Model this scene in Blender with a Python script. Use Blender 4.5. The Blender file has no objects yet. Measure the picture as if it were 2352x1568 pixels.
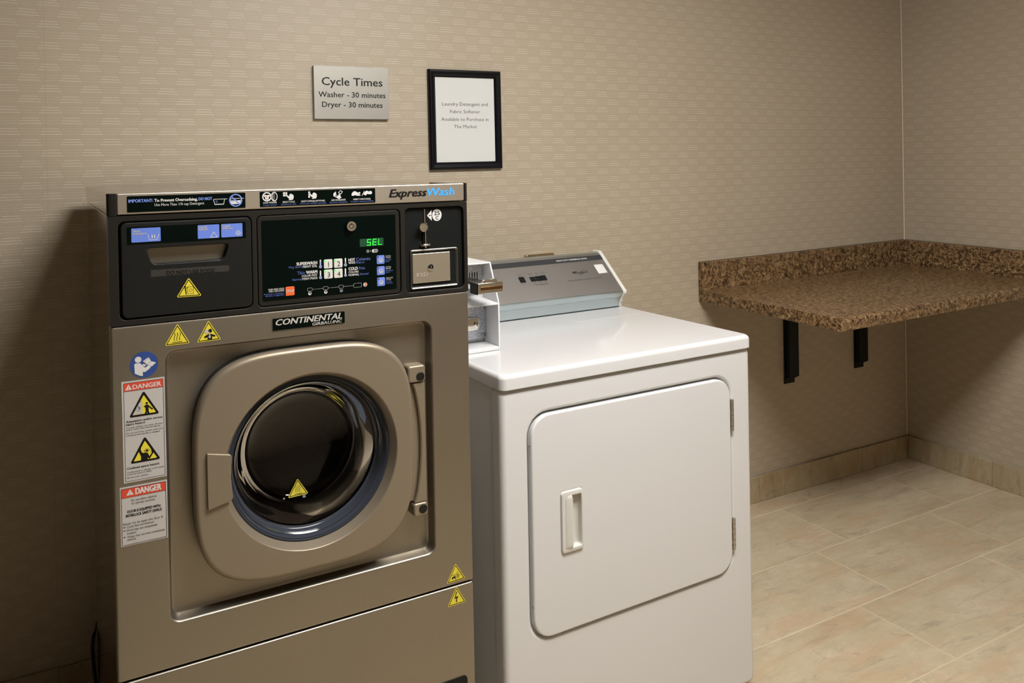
import bpy, math, random
from mathutils import Vector, Matrix
random.seed(7)
R = math.radians
S = bpy.context.scene
COL = S.collection

# ---------------------------------------------------------------- camera
FPX, YAW, PITCH, ROLL = 1898.11, 29.0737, 0.4926, -1.067
PPX, PPY = 1176.15, 391.87
CAM = Vector((-0.8166, -2.4018, 1.3617))
y_, p_, r_ = R(YAW), R(PITCH), R(ROLL)
fwd = Vector((math.sin(y_) * math.cos(p_), math.cos(y_) * math.cos(p_), -math.sin(p_)))
rgt = Vector((math.cos(y_), -math.sin(y_), 0))
upv = rgt.cross(fwd)
rgt, upv = rgt * math.cos(r_) + upv * math.sin(r_), -rgt * math.sin(r_) + upv * math.cos(r_)
cd = bpy.data.cameras.new('camera')
cd.sensor_fit = 'HORIZONTAL'; cd.sensor_width = 36.0
cd.lens = FPX / 2352 * 36.0
cd.shift_x = (1176 - PPX) / 2352
cd.shift_y = (PPY - 784) / 2352
cd.clip_start = 0.02
cam = bpy.data.objects.new('camera', cd)
cam.matrix_world = Matrix(((rgt.x, upv.x, -fwd.x, CAM.x), (rgt.y, upv.y, -fwd.y, CAM.y),
                           (rgt.z, upv.z, -fwd.z, CAM.z), (0, 0, 0, 1)))
COL.objects.link(cam); S.camera = cam

# ---------------------------------------------------------------- world, exposure
w = bpy.data.worlds.new('world'); S.world = w; w.use_nodes = True
w.node_tree.nodes['Background'].inputs[0].default_value = (1, .88, .72, 1)
w.node_tree.nodes['Background'].inputs[1].default_value = 0.0
S.view_settings.view_transform = 'Standard'; S.view_settings.look = 'None'
S.view_settings.gamma = 1; S.view_settings.use_curve_mapping = False
S.view_settings.exposure = 0.0
# ceiling panel: centre x, centre y, size x, size y, height, strength, colour
LIGHT = dict(x=0.30, y=-1.76, sx=1.10, sy=0.66, z=2.56, e=38.0, col=(1.0, .982, .955, 1))
RX0, RX1, RY0, RZ = -2.3, 2.538, -4.0, 2.6

# ---------------------------------------------------------------- material helpers
def new_mat(name, col, rough=.5, metal=0., **kw):
    m = bpy.data.materials.new(name); m.use_nodes = True
    b = m.node_tree.nodes['Principled BSDF']
    b.inputs['Base Color'].default_value = (*col, 1)
    b.inputs['Roughness'].default_value = rough
    b.inputs['Metallic'].default_value = metal
    for k, v in kw.items():
        b.inputs[k.replace('_', ' ')].default_value = v
    return m

class N:
    """tiny node-graph helper"""
    def __init__(s, m): s.t = m.node_tree; s.b = s.t.nodes['Principled BSDF']
    def add(s, typ, **kw):
        n = s.t.nodes.new(typ)
        for k, v in kw.items(): setattr(n, k, v)
        return n
    def put(s, sock, v):
        if isinstance(v, bpy.types.NodeSocket): s.t.links.new(v, sock)
        else: sock.default_value = v
    def m(s, op, a, b=0., c=0.):
        n = s.add('ShaderNodeMath', operation=op)
        s.put(n.inputs[0], a); s.put(n.inputs[1], b); s.put(n.inputs[2], c)
        return n.outputs[0]
    def mix(s, f, a, b, blend='MIX'):
        n = s.add('ShaderNodeMix', data_type='RGBA', blend_type=blend)
        s.put(n.inputs[0], f); s.put(n.inputs[6], a); s.put(n.inputs[7], b)
        return n.outputs[2]
    def coord(s, scale=(1, 1, 1), rot=(0, 0, 0), loc=(0, 0, 0)):
        c = s.add('ShaderNodeTexCoord'); mp = s.add('ShaderNodeMapping')
        mp.inputs['Scale'].default_value = scale; mp.inputs['Rotation'].default_value = rot
        mp.inputs['Location'].default_value = loc
        s.t.links.new(c.outputs['Object'], mp.inputs['Vector'])
        return mp.outputs['Vector']
    def noise(s, vec, scale, detail=3, rough=.5, dist=0.):
        n = s.add('ShaderNodeTexNoise'); s.put(n.inputs['Vector'], vec)
        n.inputs['Scale'].default_value = scale; n.inputs['Detail'].default_value = detail
        n.inputs['Roughness'].default_value = rough; n.inputs['Distortion'].default_value = dist
        return n.outputs['Fac']
    def ramp(s, f, stops, interp='LINEAR'):
        n = s.add('ShaderNodeValToRGB'); n.color_ramp.interpolation = interp
        e = n.color_ramp.elements
        while len(e) > 1: e.remove(e[-1])
        e[0].position = stops[0][0]; e[0].color = (*stops[0][1], 1)
        for p, c in stops[1:]:
            k = e.new(p); k.color = (*c, 1)
        s.put(n.inputs[0], f)
        return n.outputs[0]
    def maprange(s, f, a, b, c, d):
        n = s.add('ShaderNodeMapRange'); s.put(n.inputs[0], f)
        for i, v in enumerate((a, b, c, d)): n.inputs[i + 1].default_value = v
        return n.outputs[0]
    def bump(s, h, strength, dist=.001):
        n = s.add('ShaderNodeBump'); s.put(n.inputs['Height'], h)
        n.inputs['Strength'].default_value = strength; n.inputs['Distance'].default_value = dist
        s.t.links.new(n.outputs[0], s.b.inputs['Normal'])
    def col(s, c): s.put(s.b.inputs['Base Color'], c)
    def rough(s, c): s.put(s.b.inputs['Roughness'], c)

def wallpaper(name, axis):
    m = new_mat(name, (.5, .42, .32), .42); n = N(m)
    c = n.add('ShaderNodeTexCoord'); sp = n.add('ShaderNodeSeparateXYZ')
    n.t.links.new(c.outputs['Object'], sp.inputs[0])
    U = sp.outputs[axis]; Vv = sp.outputs[2]
    px, pz = .0922, .0545
    def cell(ou, ov):
        a = n.m('SUBTRACT', n.m('FLOORED_MODULO', n.m('ADD', U, ou), px), px / 2)
        b = n.m('SUBTRACT', n.m('FLOORED_MODULO', n.m('ADD', Vv, ov), pz), pz / 2)
        return a, b
    a1, b1 = cell(.0343, .04515); a2, b2 = cell(.0343 + px / 2, .04515 + pz / 2)
    ap = pz / 2
    def dist(a, b):
        ab = n.m('ABSOLUTE', a); bb = n.m('ABSOLUTE', b)
        sl = n.m('ADD', n.m('MULTIPLY', ab, .887), n.m('MULTIPLY', bb, .5))
        return n.m('MAXIMUM', bb, sl), sl
    (d1, s1), (d2, s2) = dist(a1, b1), dist(a2, b2)
    first = n.m('LESS_THAN', d1, d2); other = n.m('SUBTRACT', 1., first)
    q = n.m('ADD', n.m('MULTIPLY', first, b1), n.m('MULTIPLY', other, b2))
    sl = n.m('ADD', n.m('MULTIPLY', first, s1), n.m('MULTIPLY', other, s2))
    edge = n.maprange(sl, ap - .0008, ap - .0001, 0., 1.)
    # horizontal embossed threads, three strong ones in each upper half, three faint ones below
    ph = n.m('ABSOLUTE', n.m('SUBTRACT', n.m('FLOORED_MODULO', n.m('SUBTRACT', q, .0005), .0069), .00345))
    line = n.m('MULTIPLY', n.maprange(ph, .00035, .0010, 1., 0.), n.m('SUBTRACT', 1., n.maprange(sl, ap - .0022, ap - .0012, 0., 1.)))
    upper = n.m('MULTIPLY', n.m('GREATER_THAN', q, .001), n.m('LESS_THAN', q, .0205))
    lower = n.m('LESS_THAN', q, -.0080)
    strong = n.m('MULTIPLY', line, upper)
    weak = n.m('MULTIPLY', line, lower)
    ph2 = n.m('ABSOLUTE', n.m('SUBTRACT', n.m('FLOORED_MODULO', q, .0023), .00115))
    fine = n.maprange(ph2, .0, .0009, 1., 0.)
    v = n.coord((1, 1, 1)); weave = n.noise(n.coord((70, 70, 900)), 1., 2)
    weave2 = n.noise(n.coord((500, 500, 25)), 1., 2)
    blot = n.noise(v, 2.2, 2)
    h = n.m('ADD', n.m('MULTIPLY', strong, 1.), n.m('ADD', n.m('MULTIPLY', weak, .45), n.m('MULTIPLY', fine, .15)))
    h = n.m('ADD', h, n.m('MULTIPLY', edge, .16))
    h = n.m('ADD', h, n.m('MULTIPLY', n.m('ADD', weave, weave2), .25))
    n.bump(h, .42, .0011)
    base = n.mix(n.maprange(blot, .35, .65, 0, 1), (.415, .345, .252, 1), (.437, .366, .27, 1))
    base = n.mix(n.m('MULTIPLY', n.maprange(weave, .3, .7, 0, 1), .35), base, (.37, .30, .212, 1))
    base = n.mix(n.m('MULTIPLY', strong, .46), base, (.80, .75, .66, 1))  # sheen of the raised threads painted in as lighter lines
    base = n.mix(n.m('MULTIPLY', weak, .22), base, (.62, .55, .44, 1))
    base = n.mix(n.m('MULTIPLY', edge, .12), base, (.30, .24, .17, 1))
    if axis == 0:
        seam = n.m('LESS_THAN', n.m('ABSOLUTE', n.m('ADD', U, .8285)), .0006)
        base = n.mix(n.m('MULTIPLY', seam, .25), base, (.2, .15, .1, 1))
    n.col(base)
    return m

def tile_mat(name, c0, c1, c2, rough, sc):
    m = new_mat(name, c0, rough); n = N(m)
    oi = n.add('ShaderNodeObjectInfo')
    c = n.add('ShaderNodeTexCoord'); mp = n.add('ShaderNodeMapping')
    mp.inputs['Scale'].default_value = sc
    n.t.links.new(c.outputs['Object'], mp.inputs['Vector'])
    off = n.add('ShaderNodeCombineXYZ')
    for i, k in enumerate((37., 91., 17.)): n.t.links.new(n.m('MULTIPLY', oi.outputs['Random'], k), off.inputs[i])
    n.t.links.new(off.outputs[0], mp.inputs['Location'])
    v = mp.outputs[0]
    mp2 = n.add('ShaderNodeMapping'); n.t.links.new(v, mp2.inputs['Vector']); mp2.inputs['Rotation'].default_value = (0, 0, R(18)); mp2.inputs['Scale'].default_value = (1., 2.8, 1.)
    strk = n.noise(mp2.outputs[0], 5.5, 7, .68, .9); pink = n.noise(mp2.outputs[0], 3.0, 4, .6, .6); vein = n.noise(mp2.outputs[0], 9, 8, .75, 2.2)
    big = n.noise(v, 3.2, 5, .62, 1.1); fine = n.noise(v, 22, 6, .7, .6); med = n.noise(v, 8, 5, .65, 1.5)
    col = n.ramp(big, [(.30, c1), (.48, c0), (.68, c2)])
    col = n.mix(n.maprange(fine, .35, .7, 0., .5), col, (*[x * .72 for x in c0], 1))
    col = n.mix(n.maprange(med, .60, .72, 0., .55), col, (*[x * .55 for x in c1], 1))
    col = n.mix(n.maprange(pink, .50, .64, 0., .55), col, (c1[0] * 1.02, c1[1] * .86, c1[2] * .80, 1))
    col = n.mix(n.maprange(strk, .56, .68, 0., .6), col, (c1[0] * .66, c1[1] * .68, c1[2] * .80, 1))
    rid = n.m('ABSOLUTE', n.m('SUBTRACT', vein, .5))
    col = n.mix(n.m('MULTIPLY', n.maprange(rid, .0, .012, .55, 0.), n.maprange(strk, .46, .56, 0., 1.)), col, (c1[0] * .42, c1[1] * .40, c1[2] * .46, 1))
    n.col(col); n.bump(fine, .12, .002)
    n.rough(n.maprange(med, .3, .7, rough - .06, rough + .1))
    return m

def steel(name, col, rough, brush='x', amt=.1):
    m = new_mat(name, col, rough, 1.0); n = N(m)
    sc = {'x': (3, 300, 900), 'z': (1400, 1400, 25), 'y': (900, 3, 900)}[brush]
    f = n.noise(n.coord(sc), 1., 3, .6)
    g = n.noise(n.coord((6, 6, 6)), 1., 3, .5)
    n.rough(n.m('ADD', n.maprange(f, .3, .7, rough - amt * .5, rough + amt * .5), n.maprange(g, .3, .7, -.03, .03)))
    n.col(n.mix(n.maprange(f, .3, .7, 0, .5), (*col, 1), (*[c * .93 for c in col], 1)))
    n.bump(f, .02, .0003)
    return m

def speckle(name, col, rough, scale, strength, dist=.0006):
    m = new_mat(name, col, rough); n = N(m)
    f = n.noise(n.coord(), scale, 2, .6); n.bump(f, strength, dist)
    return m

def granite(name):
    m = new_mat(name, (.2, .12, .06), .33); n = N(m)
    v = n.coord()
    a = n.noise(v, 74, 6, .74, .8); b = n.noise(v, 150, 4, .7, .4); c = n.noise(v, 30, 4, .6, 1.2)
    f = n.m('ADD', n.m('MULTIPLY', a, .72), n.m('MULTIPLY', b, .28))
    col = n.ramp(f, [(.40, (.018, .010, .005)), (.46, (.085, .045, .018)), (.51, (.20, .118, .052)), (.57, (.31, .195, .095)), (.66, (.50, .37, .215))])
    col = n.mix(n.maprange(c, .56, .66, 0., .55), col, (.035, .022, .012, 1))
    n.col(col); n.bump(b, .05, .0005)
    return m

def galvanized(name):
    m = new_mat(name, (.62, .65, .68), .35, 1.); n = N(m)
    vo = n.add('ShaderNodeTexVoronoi'); n.t.links.new(n.coord(), vo.inputs['Vector']); vo.inputs['Scale'].default_value = 160
    n.col(n.mix(vo.outputs['Distance'], (.70, .73, .78, 1), (.36, .39, .43, 1)))
    return m

M = {}
M['wp_back'] = wallpaper('wallpaper hexagon back', 0)
M['wp_side'] = wallpaper('wallpaper hexagon side', 1)
M['dark_absorber'] = tile_mat('dark bounce absorber', (.050, .036, .026), (.040, .028, .020), (.060, .045, .032), .45, (6, 6, .6))  # invented dark finish for unseen surfaces, keeps bounced light low
M['ceil'] = speckle('ceiling paint', (.34, .33, .31), .8, 60, .2)
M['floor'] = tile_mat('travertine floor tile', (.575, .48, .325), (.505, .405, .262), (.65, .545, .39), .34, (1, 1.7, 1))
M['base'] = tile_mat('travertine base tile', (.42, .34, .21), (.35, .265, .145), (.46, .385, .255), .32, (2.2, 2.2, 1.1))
M['grout'] = speckle('grout', (.64, .55, .385), .8, 400, .3)
M['caulk'] = speckle('corner caulk', (.72, .60, .43), .6, 200, .1)
M['edge_line'] = speckle('dark edge seam', (.10, .07, .04), .5, 200, .1)
M['granite'] = granite('granite laminate')
M['steel_f'] = steel('brushed steel front', (.318, .286, .238), .46, 'z', .06)
M['steel_t'] = steel('brushed steel trim', (.60, .54, .455), .44, 'z', .06)
M['steel_s'] = steel('polished steel side', (.50, .45, .38), .09, 'x', .06)
M['steel_l'] = steel('polished steel lid', (.52, .48, .42), .10, 'x', .08)
M['door_p'] = speckle('champagne door paint', (.26, .212, .152), .42, 900, .06)
M['door_p'].node_tree.nodes['Principled BSDF'].inputs['Metallic'].default_value = .45
M['blk_tex'] = speckle('textured black plastic', (.008, .0083, .0075), .42, 700, .5, .0008)
M['blk_trim'] = speckle('dark fascia plastic', (.014, .0125, .010), .40, 900, .25)
for k_ in ('blk_tex', 'blk_trim'): M[k_].node_tree.nodes['Principled BSDF'].inputs['Specular IOR Level'].default_value = .3
M['blk_gloss'] = new_mat('glossy black overlay', (.0008, .0035, .0028), .2, Specular_IOR_Level=.10)
M['blk'] = speckle('black paint', (.003, .0042, .0042), .5, 500, .1); M['blk'].node_tree.nodes['Principled BSDF'].inputs['Specular IOR Level'].default_value = .25
M['enamel'] = speckle('white enamel', (.63, .625, .625), .13, 120, .012)
M['enamel'].node_tree.nodes['Principled BSDF'].inputs['Coat Weight'].default_value = .3
M['plastic_w'] = speckle('white plastic', (.62, .60, .555), .35, 300, .02)
M['coin_w'] = speckle('white coin case paint', (.64, .64, .65), .3, 300, .03)
M['alu'] = steel('console aluminium', (.535, .505, .485), .42, 'x', .04)
M['alu_g'] = steel('console lower trim', (.52, .585, .595), .36, 'x', .08)
M['band'] = speckle('charcoal band', (.028, .030, .032), .45, 400, .05)
M['chrome'] = speckle('chrome', (.80, .78, .74), .07, 40, .05); M['chrome'].node_tree.nodes['Principled BSDF'].inputs['Metallic'].default_value = 1
M['brass'] = speckle('worn coin box metal', (.56, .51, .42), .22, 60, .06); M['brass'].node_tree.nodes['Principled BSDF'].inputs['Metallic'].default_value = .8
M['galv'] = galvanized('galvanised steel')
M['screw'] = steel('screw steel', (.35, .34, .32), .35, 'x')
M['hinge'] = steel('hinge steel', (.52, .49, .43), .4, 'x')
M['outlet'] = steel('bronze outlet plate', (.55, .44, .30), .28, 'x')
M['rubber'] = speckle('rubber gasket', (.010, .011, .012), .45, 200, .1)
M['gasket'] = speckle('blue grey door seal', (.036, .041, .053), .16, 60, .03)
M['drum'] = steel('drum steel', (.035, .032, .030), .4, 'x')
M['glass'] = new_mat('door glass', (.30, .31, .34), .0, 0., Transmission_Weight=1.0, IOR=1.36)
M['frame'] = speckle('black picture frame', (.003, .003, .005), .34, 200, .04)
M['paper'] = speckle('paper', (.63, .63, .605), .6, 500, .04)
M['signmetal'] = steel('sign metal', (.36, .345, .31), .48, 'y', .06)
# flat print colours
def ink(n_, c, r=.45): M[n_] = speckle('print ' + n_, c, r, 500, .01)
ink('white', (.62, .61, .59)); ink('black_ink', (.008, .008, .008)); ink('grey_ink', (.05, .048, .045))
ink('blue', (.13, .22, .68)); ink('pale_blue', (.20, .30, .80)); ink('text_blue', (.10, .14, .42)); ink('sky', (.05, .34, .85))
ink('yellow', (.72, .60, .045)); ink('red', (.62, .065, .03)); ink('orange', (.80, .13, .025)); ink('navy', (.022, .06, .24))
ink('lcd', (.004, .05, .02)); ink('lcd_dim', (.006, .085, .032)); ink('btn', (.62, .61, .57)); ink('dark_red', (.10, .012, .012))
ink('label_grey', (.48, .455, .43)); ink('silver', (.48, .45, .41), .3); ink('mid_grey', (.22, .22, .22)); ink('tape', (.035, .033, .030), .25)
for k_ in ('black_ink', 'grey_ink', 'frame'): M[k_].node_tree.nodes['Principled BSDF'].inputs['Specular IOR Level'].default_value = .2
ink('slide_reflection', (.30, .17, .075), .25); M['slide_reflection'].node_tree.nodes['Principled BSDF'].inputs['Metallic'].default_value = 1  # brown tone painting the warm reflection in the chrome coin slide
for nm, c, e in (('led', (.02, 1., .04), 1.1), ('led_dot', (.05, .9, .08), 1.0), ('lamp', LIGHT['col'][:3], LIGHT['e'])):
    M[nm] = new_mat('glow ' + nm, c, .5, Emission_Strength=e)
    M[nm].node_tree.nodes['Principled BSDF'].inputs['Emission Color'].default_value = (*c, 1)

# ---------------------------------------------------------------- geometry helpers
class MB:
    def __init__(s): s.v = []; s.f = []; s.mi = []; s.mats = []
    def mat(s, m):
        m = M[m]
        if m not in s.mats: s.mats.append(m)
        return s.mats.index(m)
    def loft(s, loops, mat, cap0=True, cap1=True):
        k = s.mat(mat); n = len(loops[0]); b = len(s.v)
        for L in loops: s.v += [tuple(p) for p in L]
        for i in range(len(loops) - 1):
            for j in range(n):
                a = b + i * n + j; c = b + i * n + (j + 1) % n
                s.f.append((a, c, c + n, a + n)); s.mi.append(k)
        if cap0: s.f.append(tuple(b + j for j in reversed(range(n)))); s.mi.append(k)
        if cap1: s.f.append(tuple(b + (len(loops) - 1) * n + j for j in range(n))); s.mi.append(k)
        return s
    def box(s, x0, x1, y0, y1, z0, z1, mat):
        k = s.mat(mat); b = len(s.v)
        s.v += [(x, y, z) for x in (x0, x1) for y in (y0, y1) for z in (z0, z1)]
        for f in ((0, 1, 3, 2), (4, 6, 7, 5), (0, 4, 5, 1), (2, 3, 7, 6), (0, 2, 6, 4), (1, 5, 7, 3)):
            s.f.append(tuple(b + i for i in f)); s.mi.append(k)
        return s
    def face(s, pts, mat):
        k = s.mat(mat); b = len(s.v); s.v += [tuple(p) for p in pts]
        s.f.append(tuple(range(b, b + len(pts)))); s.mi.append(k); return s
    def tube(s, pts, r, mat, n=8):
        loops = []
        for i, p in enumerate(pts):
            p = Vector(p); a = Vector(pts[max(i - 1, 0)]); c = Vector(pts[min(i + 1, len(pts) - 1)])
            d = (c - a).normalized(); ref = Vector((0, 0, 1)) if abs(d.z) < .9 else Vector((1, 0, 0))
            e1 = d.cross(ref).normalized(); e2 = d.cross(e1)
            loops.append([p + r * (math.cos(t) * e1 + math.sin(t) * e2) for t in [2 * math.pi * j / n for j in range(n)]])
        return s.loft(loops, mat)
    def mesh(s, name):
        me = bpy.data.meshes.new(name); me.from_pydata(s.v, [], s.f)
        for m in s.mats: me.materials.append(m)
        me.polygons.foreach_set('material_index', s.mi)
        me.update(); return me
    def build(s, name, parent=None, bevel=0, seg=2, smooth=True, fix=True):
        me = s.mesh(name)
        if fix:
            import bmesh
            bm = bmesh.new(); bm.from_mesh(me); bmesh.ops.recalc_face_normals(bm, faces=bm.faces); bm.to_mesh(me); bm.free()
        if smooth:
            me.polygons.foreach_set('use_smooth', [True] * len(me.polygons)); me.set_sharp_from_angle(angle=R(38))
        o = link(name, me, parent)
        if bevel:
            b = o.modifiers.new('bevel', 'BEVEL'); b.width = bevel; b.segments = seg; b.limit_method = 'ANGLE'; b.angle_limit = R(40)
        if bevel or smooth:
            wn = o.modifiers.new('weighted', 'WEIGHTED_NORMAL'); wn.keep_sharp = True
        return o

def link(name, data, parent=None):
    o = bpy.data.objects.new(name, data); COL.objects.link(o)
    if parent: o.parent = parent
    return o
def thing(name, label, cat, loc=(0, 0, 0), rot=(0, 0, 0), group=None):
    o = link(name, None); o.location = loc; o.rotation_euler = rot; o.empty_display_size = .05
    return tag(o, label, cat, group)
def tag(o, label, cat, group=None):
    o['label'] = label; o['category'] = cat
    if group: o['group'] = group
    return o
def struct(o, label=None):
    o['kind'] = 'structure'
    if label: o['label'] = label
    return o
def lab(o, label): o['label'] = label; return o

def rr(x0, x1, z0, z1, r, n=6):
    """rounded rectangle, counter-clockwise in (x, z), 4*(n+1) points"""
    r = max(r, 1e-5); out = []
    for cx, cz, a0 in ((x1 - r, z1 - r, 0), (x0 + r, z1 - r, 90), (x0 + r, z0 + r, 180), (x1 - r, z0 + r, 270)):
        for i in range(n + 1):
            a = R(a0 + 90 * i / n); out.append((cx + r * math.cos(a), cz + r * math.sin(a)))
    return out
def circ(cx, cz, r, n):
    return [(cx + r * math.cos(2 * math.pi * i / n), cz + r * math.sin(2 * math.pi * i / n)) for i in range(n)]
def circ_rr(cx, cz, r, n=6):
    """circle whose points pair up with rr()"""
    out = []
    for a0 in (0, 90, 180, 270):
        for i in range(n + 1):
            a = R(a0 + 89.9 * i / n); out.append((cx + r * math.cos(a), cz + r * math.sin(a)))
    return out
def superell(cx, cz, a, b, e, n):
    out = []
    for i in range(n):
        t = 2 * math.pi * i / n; c, s_ = math.cos(t), math.sin(t)
        rad = (abs(c) ** e + abs(s_) ** e) ** (-1 / e)
        out.append((cx + a * rad * c, cz + b * rad * s_))
    return out
def at(pts, y): return [(x, y, z) for x, z in pts]
def slab(mb, f, y_front, y_back, r, mat, seg=3, cap_back=True):
    """plate facing -y with a rounded front edge; f(inset) gives its outline"""
    loops = [at(f(0), y_back), at(f(0), y_front + r)]
    for i in range(1, seg + 1):
        a = math.pi / 2 * i / seg
        loops.append(at(f(r * (1 - math.cos(a))), y_front + r * (1 - math.sin(a))))
    return mb.loft(loops, mat, cap_back, True)
def plate(name, parent, x0, x1, z0, z1, yf, yb, rc, mat, r=.0015):
    mb = MB(); slab(mb, lambda d: rr(x0 + d, x1 - d, z0 + d, z1 - d, max(rc - d, .0003)), yf, yb, r, mat)
    return mb.build(name, parent)
def lathe(cx, cz, prof, n=64):
    return [[(cx + r * math.cos(2 * math.pi * i / n), y, cz + r * math.sin(2 * math.pi * i / n)) for i in range(n)] for r, y in prof]

# ---------------------------------------------------------------- flat prints and lettering
FC = bpy.data.curves.new('lettering', 'FONT'); FO = bpy.data.objects.new('lettering', FC)
GL = {}
def glyphs(s, bold, shear, spacing=1.):
    k = (s, bold, shear, spacing)
    if k not in GL:
        FC.body = s; FC.offset = bold; FC.shear = shear; FC.resolution_u = 2; FC.size = 1; FC.space_character = spacing
        me = FO.to_mesh()
        vs = [(v.co.x, v.co.y) for v in me.vertices]; fs = [tuple(p.vertices) for p in me.polygons]
        FO.to_mesh_clear()
        x0 = min(v[0] for v in vs); x1 = max(v[0] for v in vs)
        GL[k] = ([(a - x0, b) for a, b in vs], fs, x1 - x0)
    return GL[k]
class G(MB):
    def __init__(s, fmap): super().__init__(); s.map = fmap
    def poly(s, pts, mat, l=1): return s.face([s.map(x, z, l) for x, z in pts], mat)
    def rect(s, x0, x1, z0, z1, mat, l=1): return s.poly([(x0, z0), (x1, z0), (x1, z1), (x0, z1)], mat, l)
    def rrect(s, x0, x1, z0, z1, r, mat, l=1): return s.poly(rr(x0, x1, z0, z1, r, 3), mat, l)
    def disc(s, cx, cz, r, mat, l=1, rz=None, n=24):
        rz = rz or r
        return s.poly([(cx + r * math.cos(2 * math.pi * i / n), cz + rz * math.sin(2 * math.pi * i / n)) for i in range(n)], mat, l)
    def band(s, A, B, mat, l=1):
        n = len(A)
        for i in range(n):
            j = (i + 1) % n; s.poly([A[i], A[j], B[j], B[i]], mat, l)
        return s
    def ring(s, cx, cz, r0, r1, mat, l=1, k=1., n=28):
        A = [(cx + r1 * math.cos(2 * math.pi * i / n) * k, cz + r1 * math.sin(2 * math.pi * i / n)) for i in range(n)]
        B = [(cx + r0 * math.cos(2 * math.pi * i / n) * k, cz + r0 * math.sin(2 * math.pi * i / n)) for i in range(n)]
        return s.band(A, B, mat, l)
    def line(s, pts, wd, mat, l=1):
        for a, b in zip(pts[:-1], pts[1:]):
            dx, dz = b[0] - a[0], b[1] - a[1]; L = math.hypot(dx, dz) or 1
            nx, nz = -dz / L * wd / 2, dx / L * wd / 2; ex, ez = dx / L * wd * .2, dz / L * wd * .2
            s.poly([(a[0] - nx - ex, a[1] - nz - ez), (b[0] - nx + ex, b[1] - nz + ez), (b[0] + nx + ex, b[1] + nz + ez), (a[0] + nx - ex, a[1] + nz - ez)], mat, l)
        return s
    def box_line(s, x0, x1, z0, z1, wd, mat, l=1):
        return s.line([(x0, z0), (x1, z0), (x1, z1), (x0, z1), (x0, z0)], wd, mat, l)
    def text(s, t, x, z, h, x1=None, mat='white', bold=0., shear=0., align='L', l=2, slope=0.):
        vs, fs, wd = glyphs(t, min(bold, 0.), shear)
        sz = h / .69; sx = sz
        if x1 is not None: sx = (x1 - x) / wd; x_0 = x
        else: x_0 = {'L': x, 'R': x - wd * sx, 'C': x - wd * sx / 2}[align]
        k = s.mat(mat)
        bd = max(bold, 0.) * 1.25
        for i_, (ox, oz) in enumerate(((0, 0),) if bd == 0 else ((-bd, -bd * .4), (bd, -bd * .4), (-bd, bd * .4), (bd, bd * .4), (0, 0))):
            b = len(s.v); l += .09 * (i_ > 0)
            s.v += [tuple(s.map(x_0 + a * sx + ox * sz, z + c * sz + oz * sz + slope * a * sx, l)) for a, c in vs]
            for f in fs: s.f.append(tuple(b + i for i in f)); s.mi.append(k)
        return s
    def build(s, name, parent): return super().build(name, parent, smooth=False, fix=False)
def front(y): return lambda x, z, l: (x, y - l * .00018, z)

def sticker(parent, name, pts, y, mat, thick=.0005):
    o = MB().loft([at(pts, y), at(pts, y - thick)], mat).build(name, parent, smooth=False)
    return o, G(front(y - thick))

def tri(p0, p1, p2, d, r=0.0, n=4):
    """triangle inset by d from apex p0, right p1, left p2 (rounded)"""
    P = [Vector(p0), Vector(p2), Vector(p1)]
    c = (P[0] + P[1] + P[2]) / 3
    inr = (P[1] - P[2]).length * (P[0].y - (P[1].y + P[2].y) / 2) / ((P[0] - P[1]).length + (P[1] - P[2]).length + (P[2] - P[0]).length)
    k = 1 - (d + r) / inr
    Q = [c + (p - c) * k for p in P]
    out = []
    for i in range(3):
        a, b = Q[i], Q[(i + 1) % 3]; pr = Q[i - 1]
        n0 = Vector(((a - pr).y, -(a - pr).x)).normalized(); n1 = Vector(((b - a).y, -(b - a).x)).normalized()
        if n0.dot(a - c) < 0: n0 = -n0
        if n1.dot(b - a) == 0 and n1.dot(a - c) < 0: n1 = -n1
        a0 = math.atan2(n0.y, n0.x); a1 = math.atan2(n1.y, n1.x)
        while a1 < a0: a1 += 2 * math.pi
        for j in range(n + 1):
            t = a0 + (a1 - a0) * j / n; out.append((a.x + r * math.cos(t), a.y + r * math.sin(t)))
    return out
def warn_triangle(parent, name, p0, p1, p2, y, rim=.0013, bord=.0013):
    o, g = sticker(parent, name, tri(p0, p1, p2, 0, .0018), y, 'yellow')
    g.band(tri(p0, p1, p2, rim, .0008), tri(p0, p1, p2, rim + bord, .0004), 'black_ink')
    return o, g
def waves(g, x, z, s, l=2):
    for i in (-1, 0, 1):
        g.line([(x + i * .0043 * s + .0010 * s * math.sin(t * 2 * math.pi), z + (.5 - t) * .0126 * s) for t in [k / 10 for k in range(11)]], .0008 * s, 'black_ink', l)
    g.rect(x - .0080 * s, x + .0080 * s, z - .0099 * s, z - .0090 * s, 'black_ink', l)
def hand(g, x, z, k, mat='white', flip=1):
    P = [(0, 0), (.0022, .0012), (.006, -.0028), (.0072, .0012), (.0088, .0020), (.0098, .0030), (.0112, .0018), (.0130, .0012), (.0150, -.0010), (.0152, -.0050), (.0135, -.0090), (.0060, -.0098), (.0052, -.0088), (.0075, -.0075), (.0050, -.0060)]
    g.poly([(x + a * k * flip, z + b * k) for a, b in (P if flip < 0 else P[::-1])], mat, 2)

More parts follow.
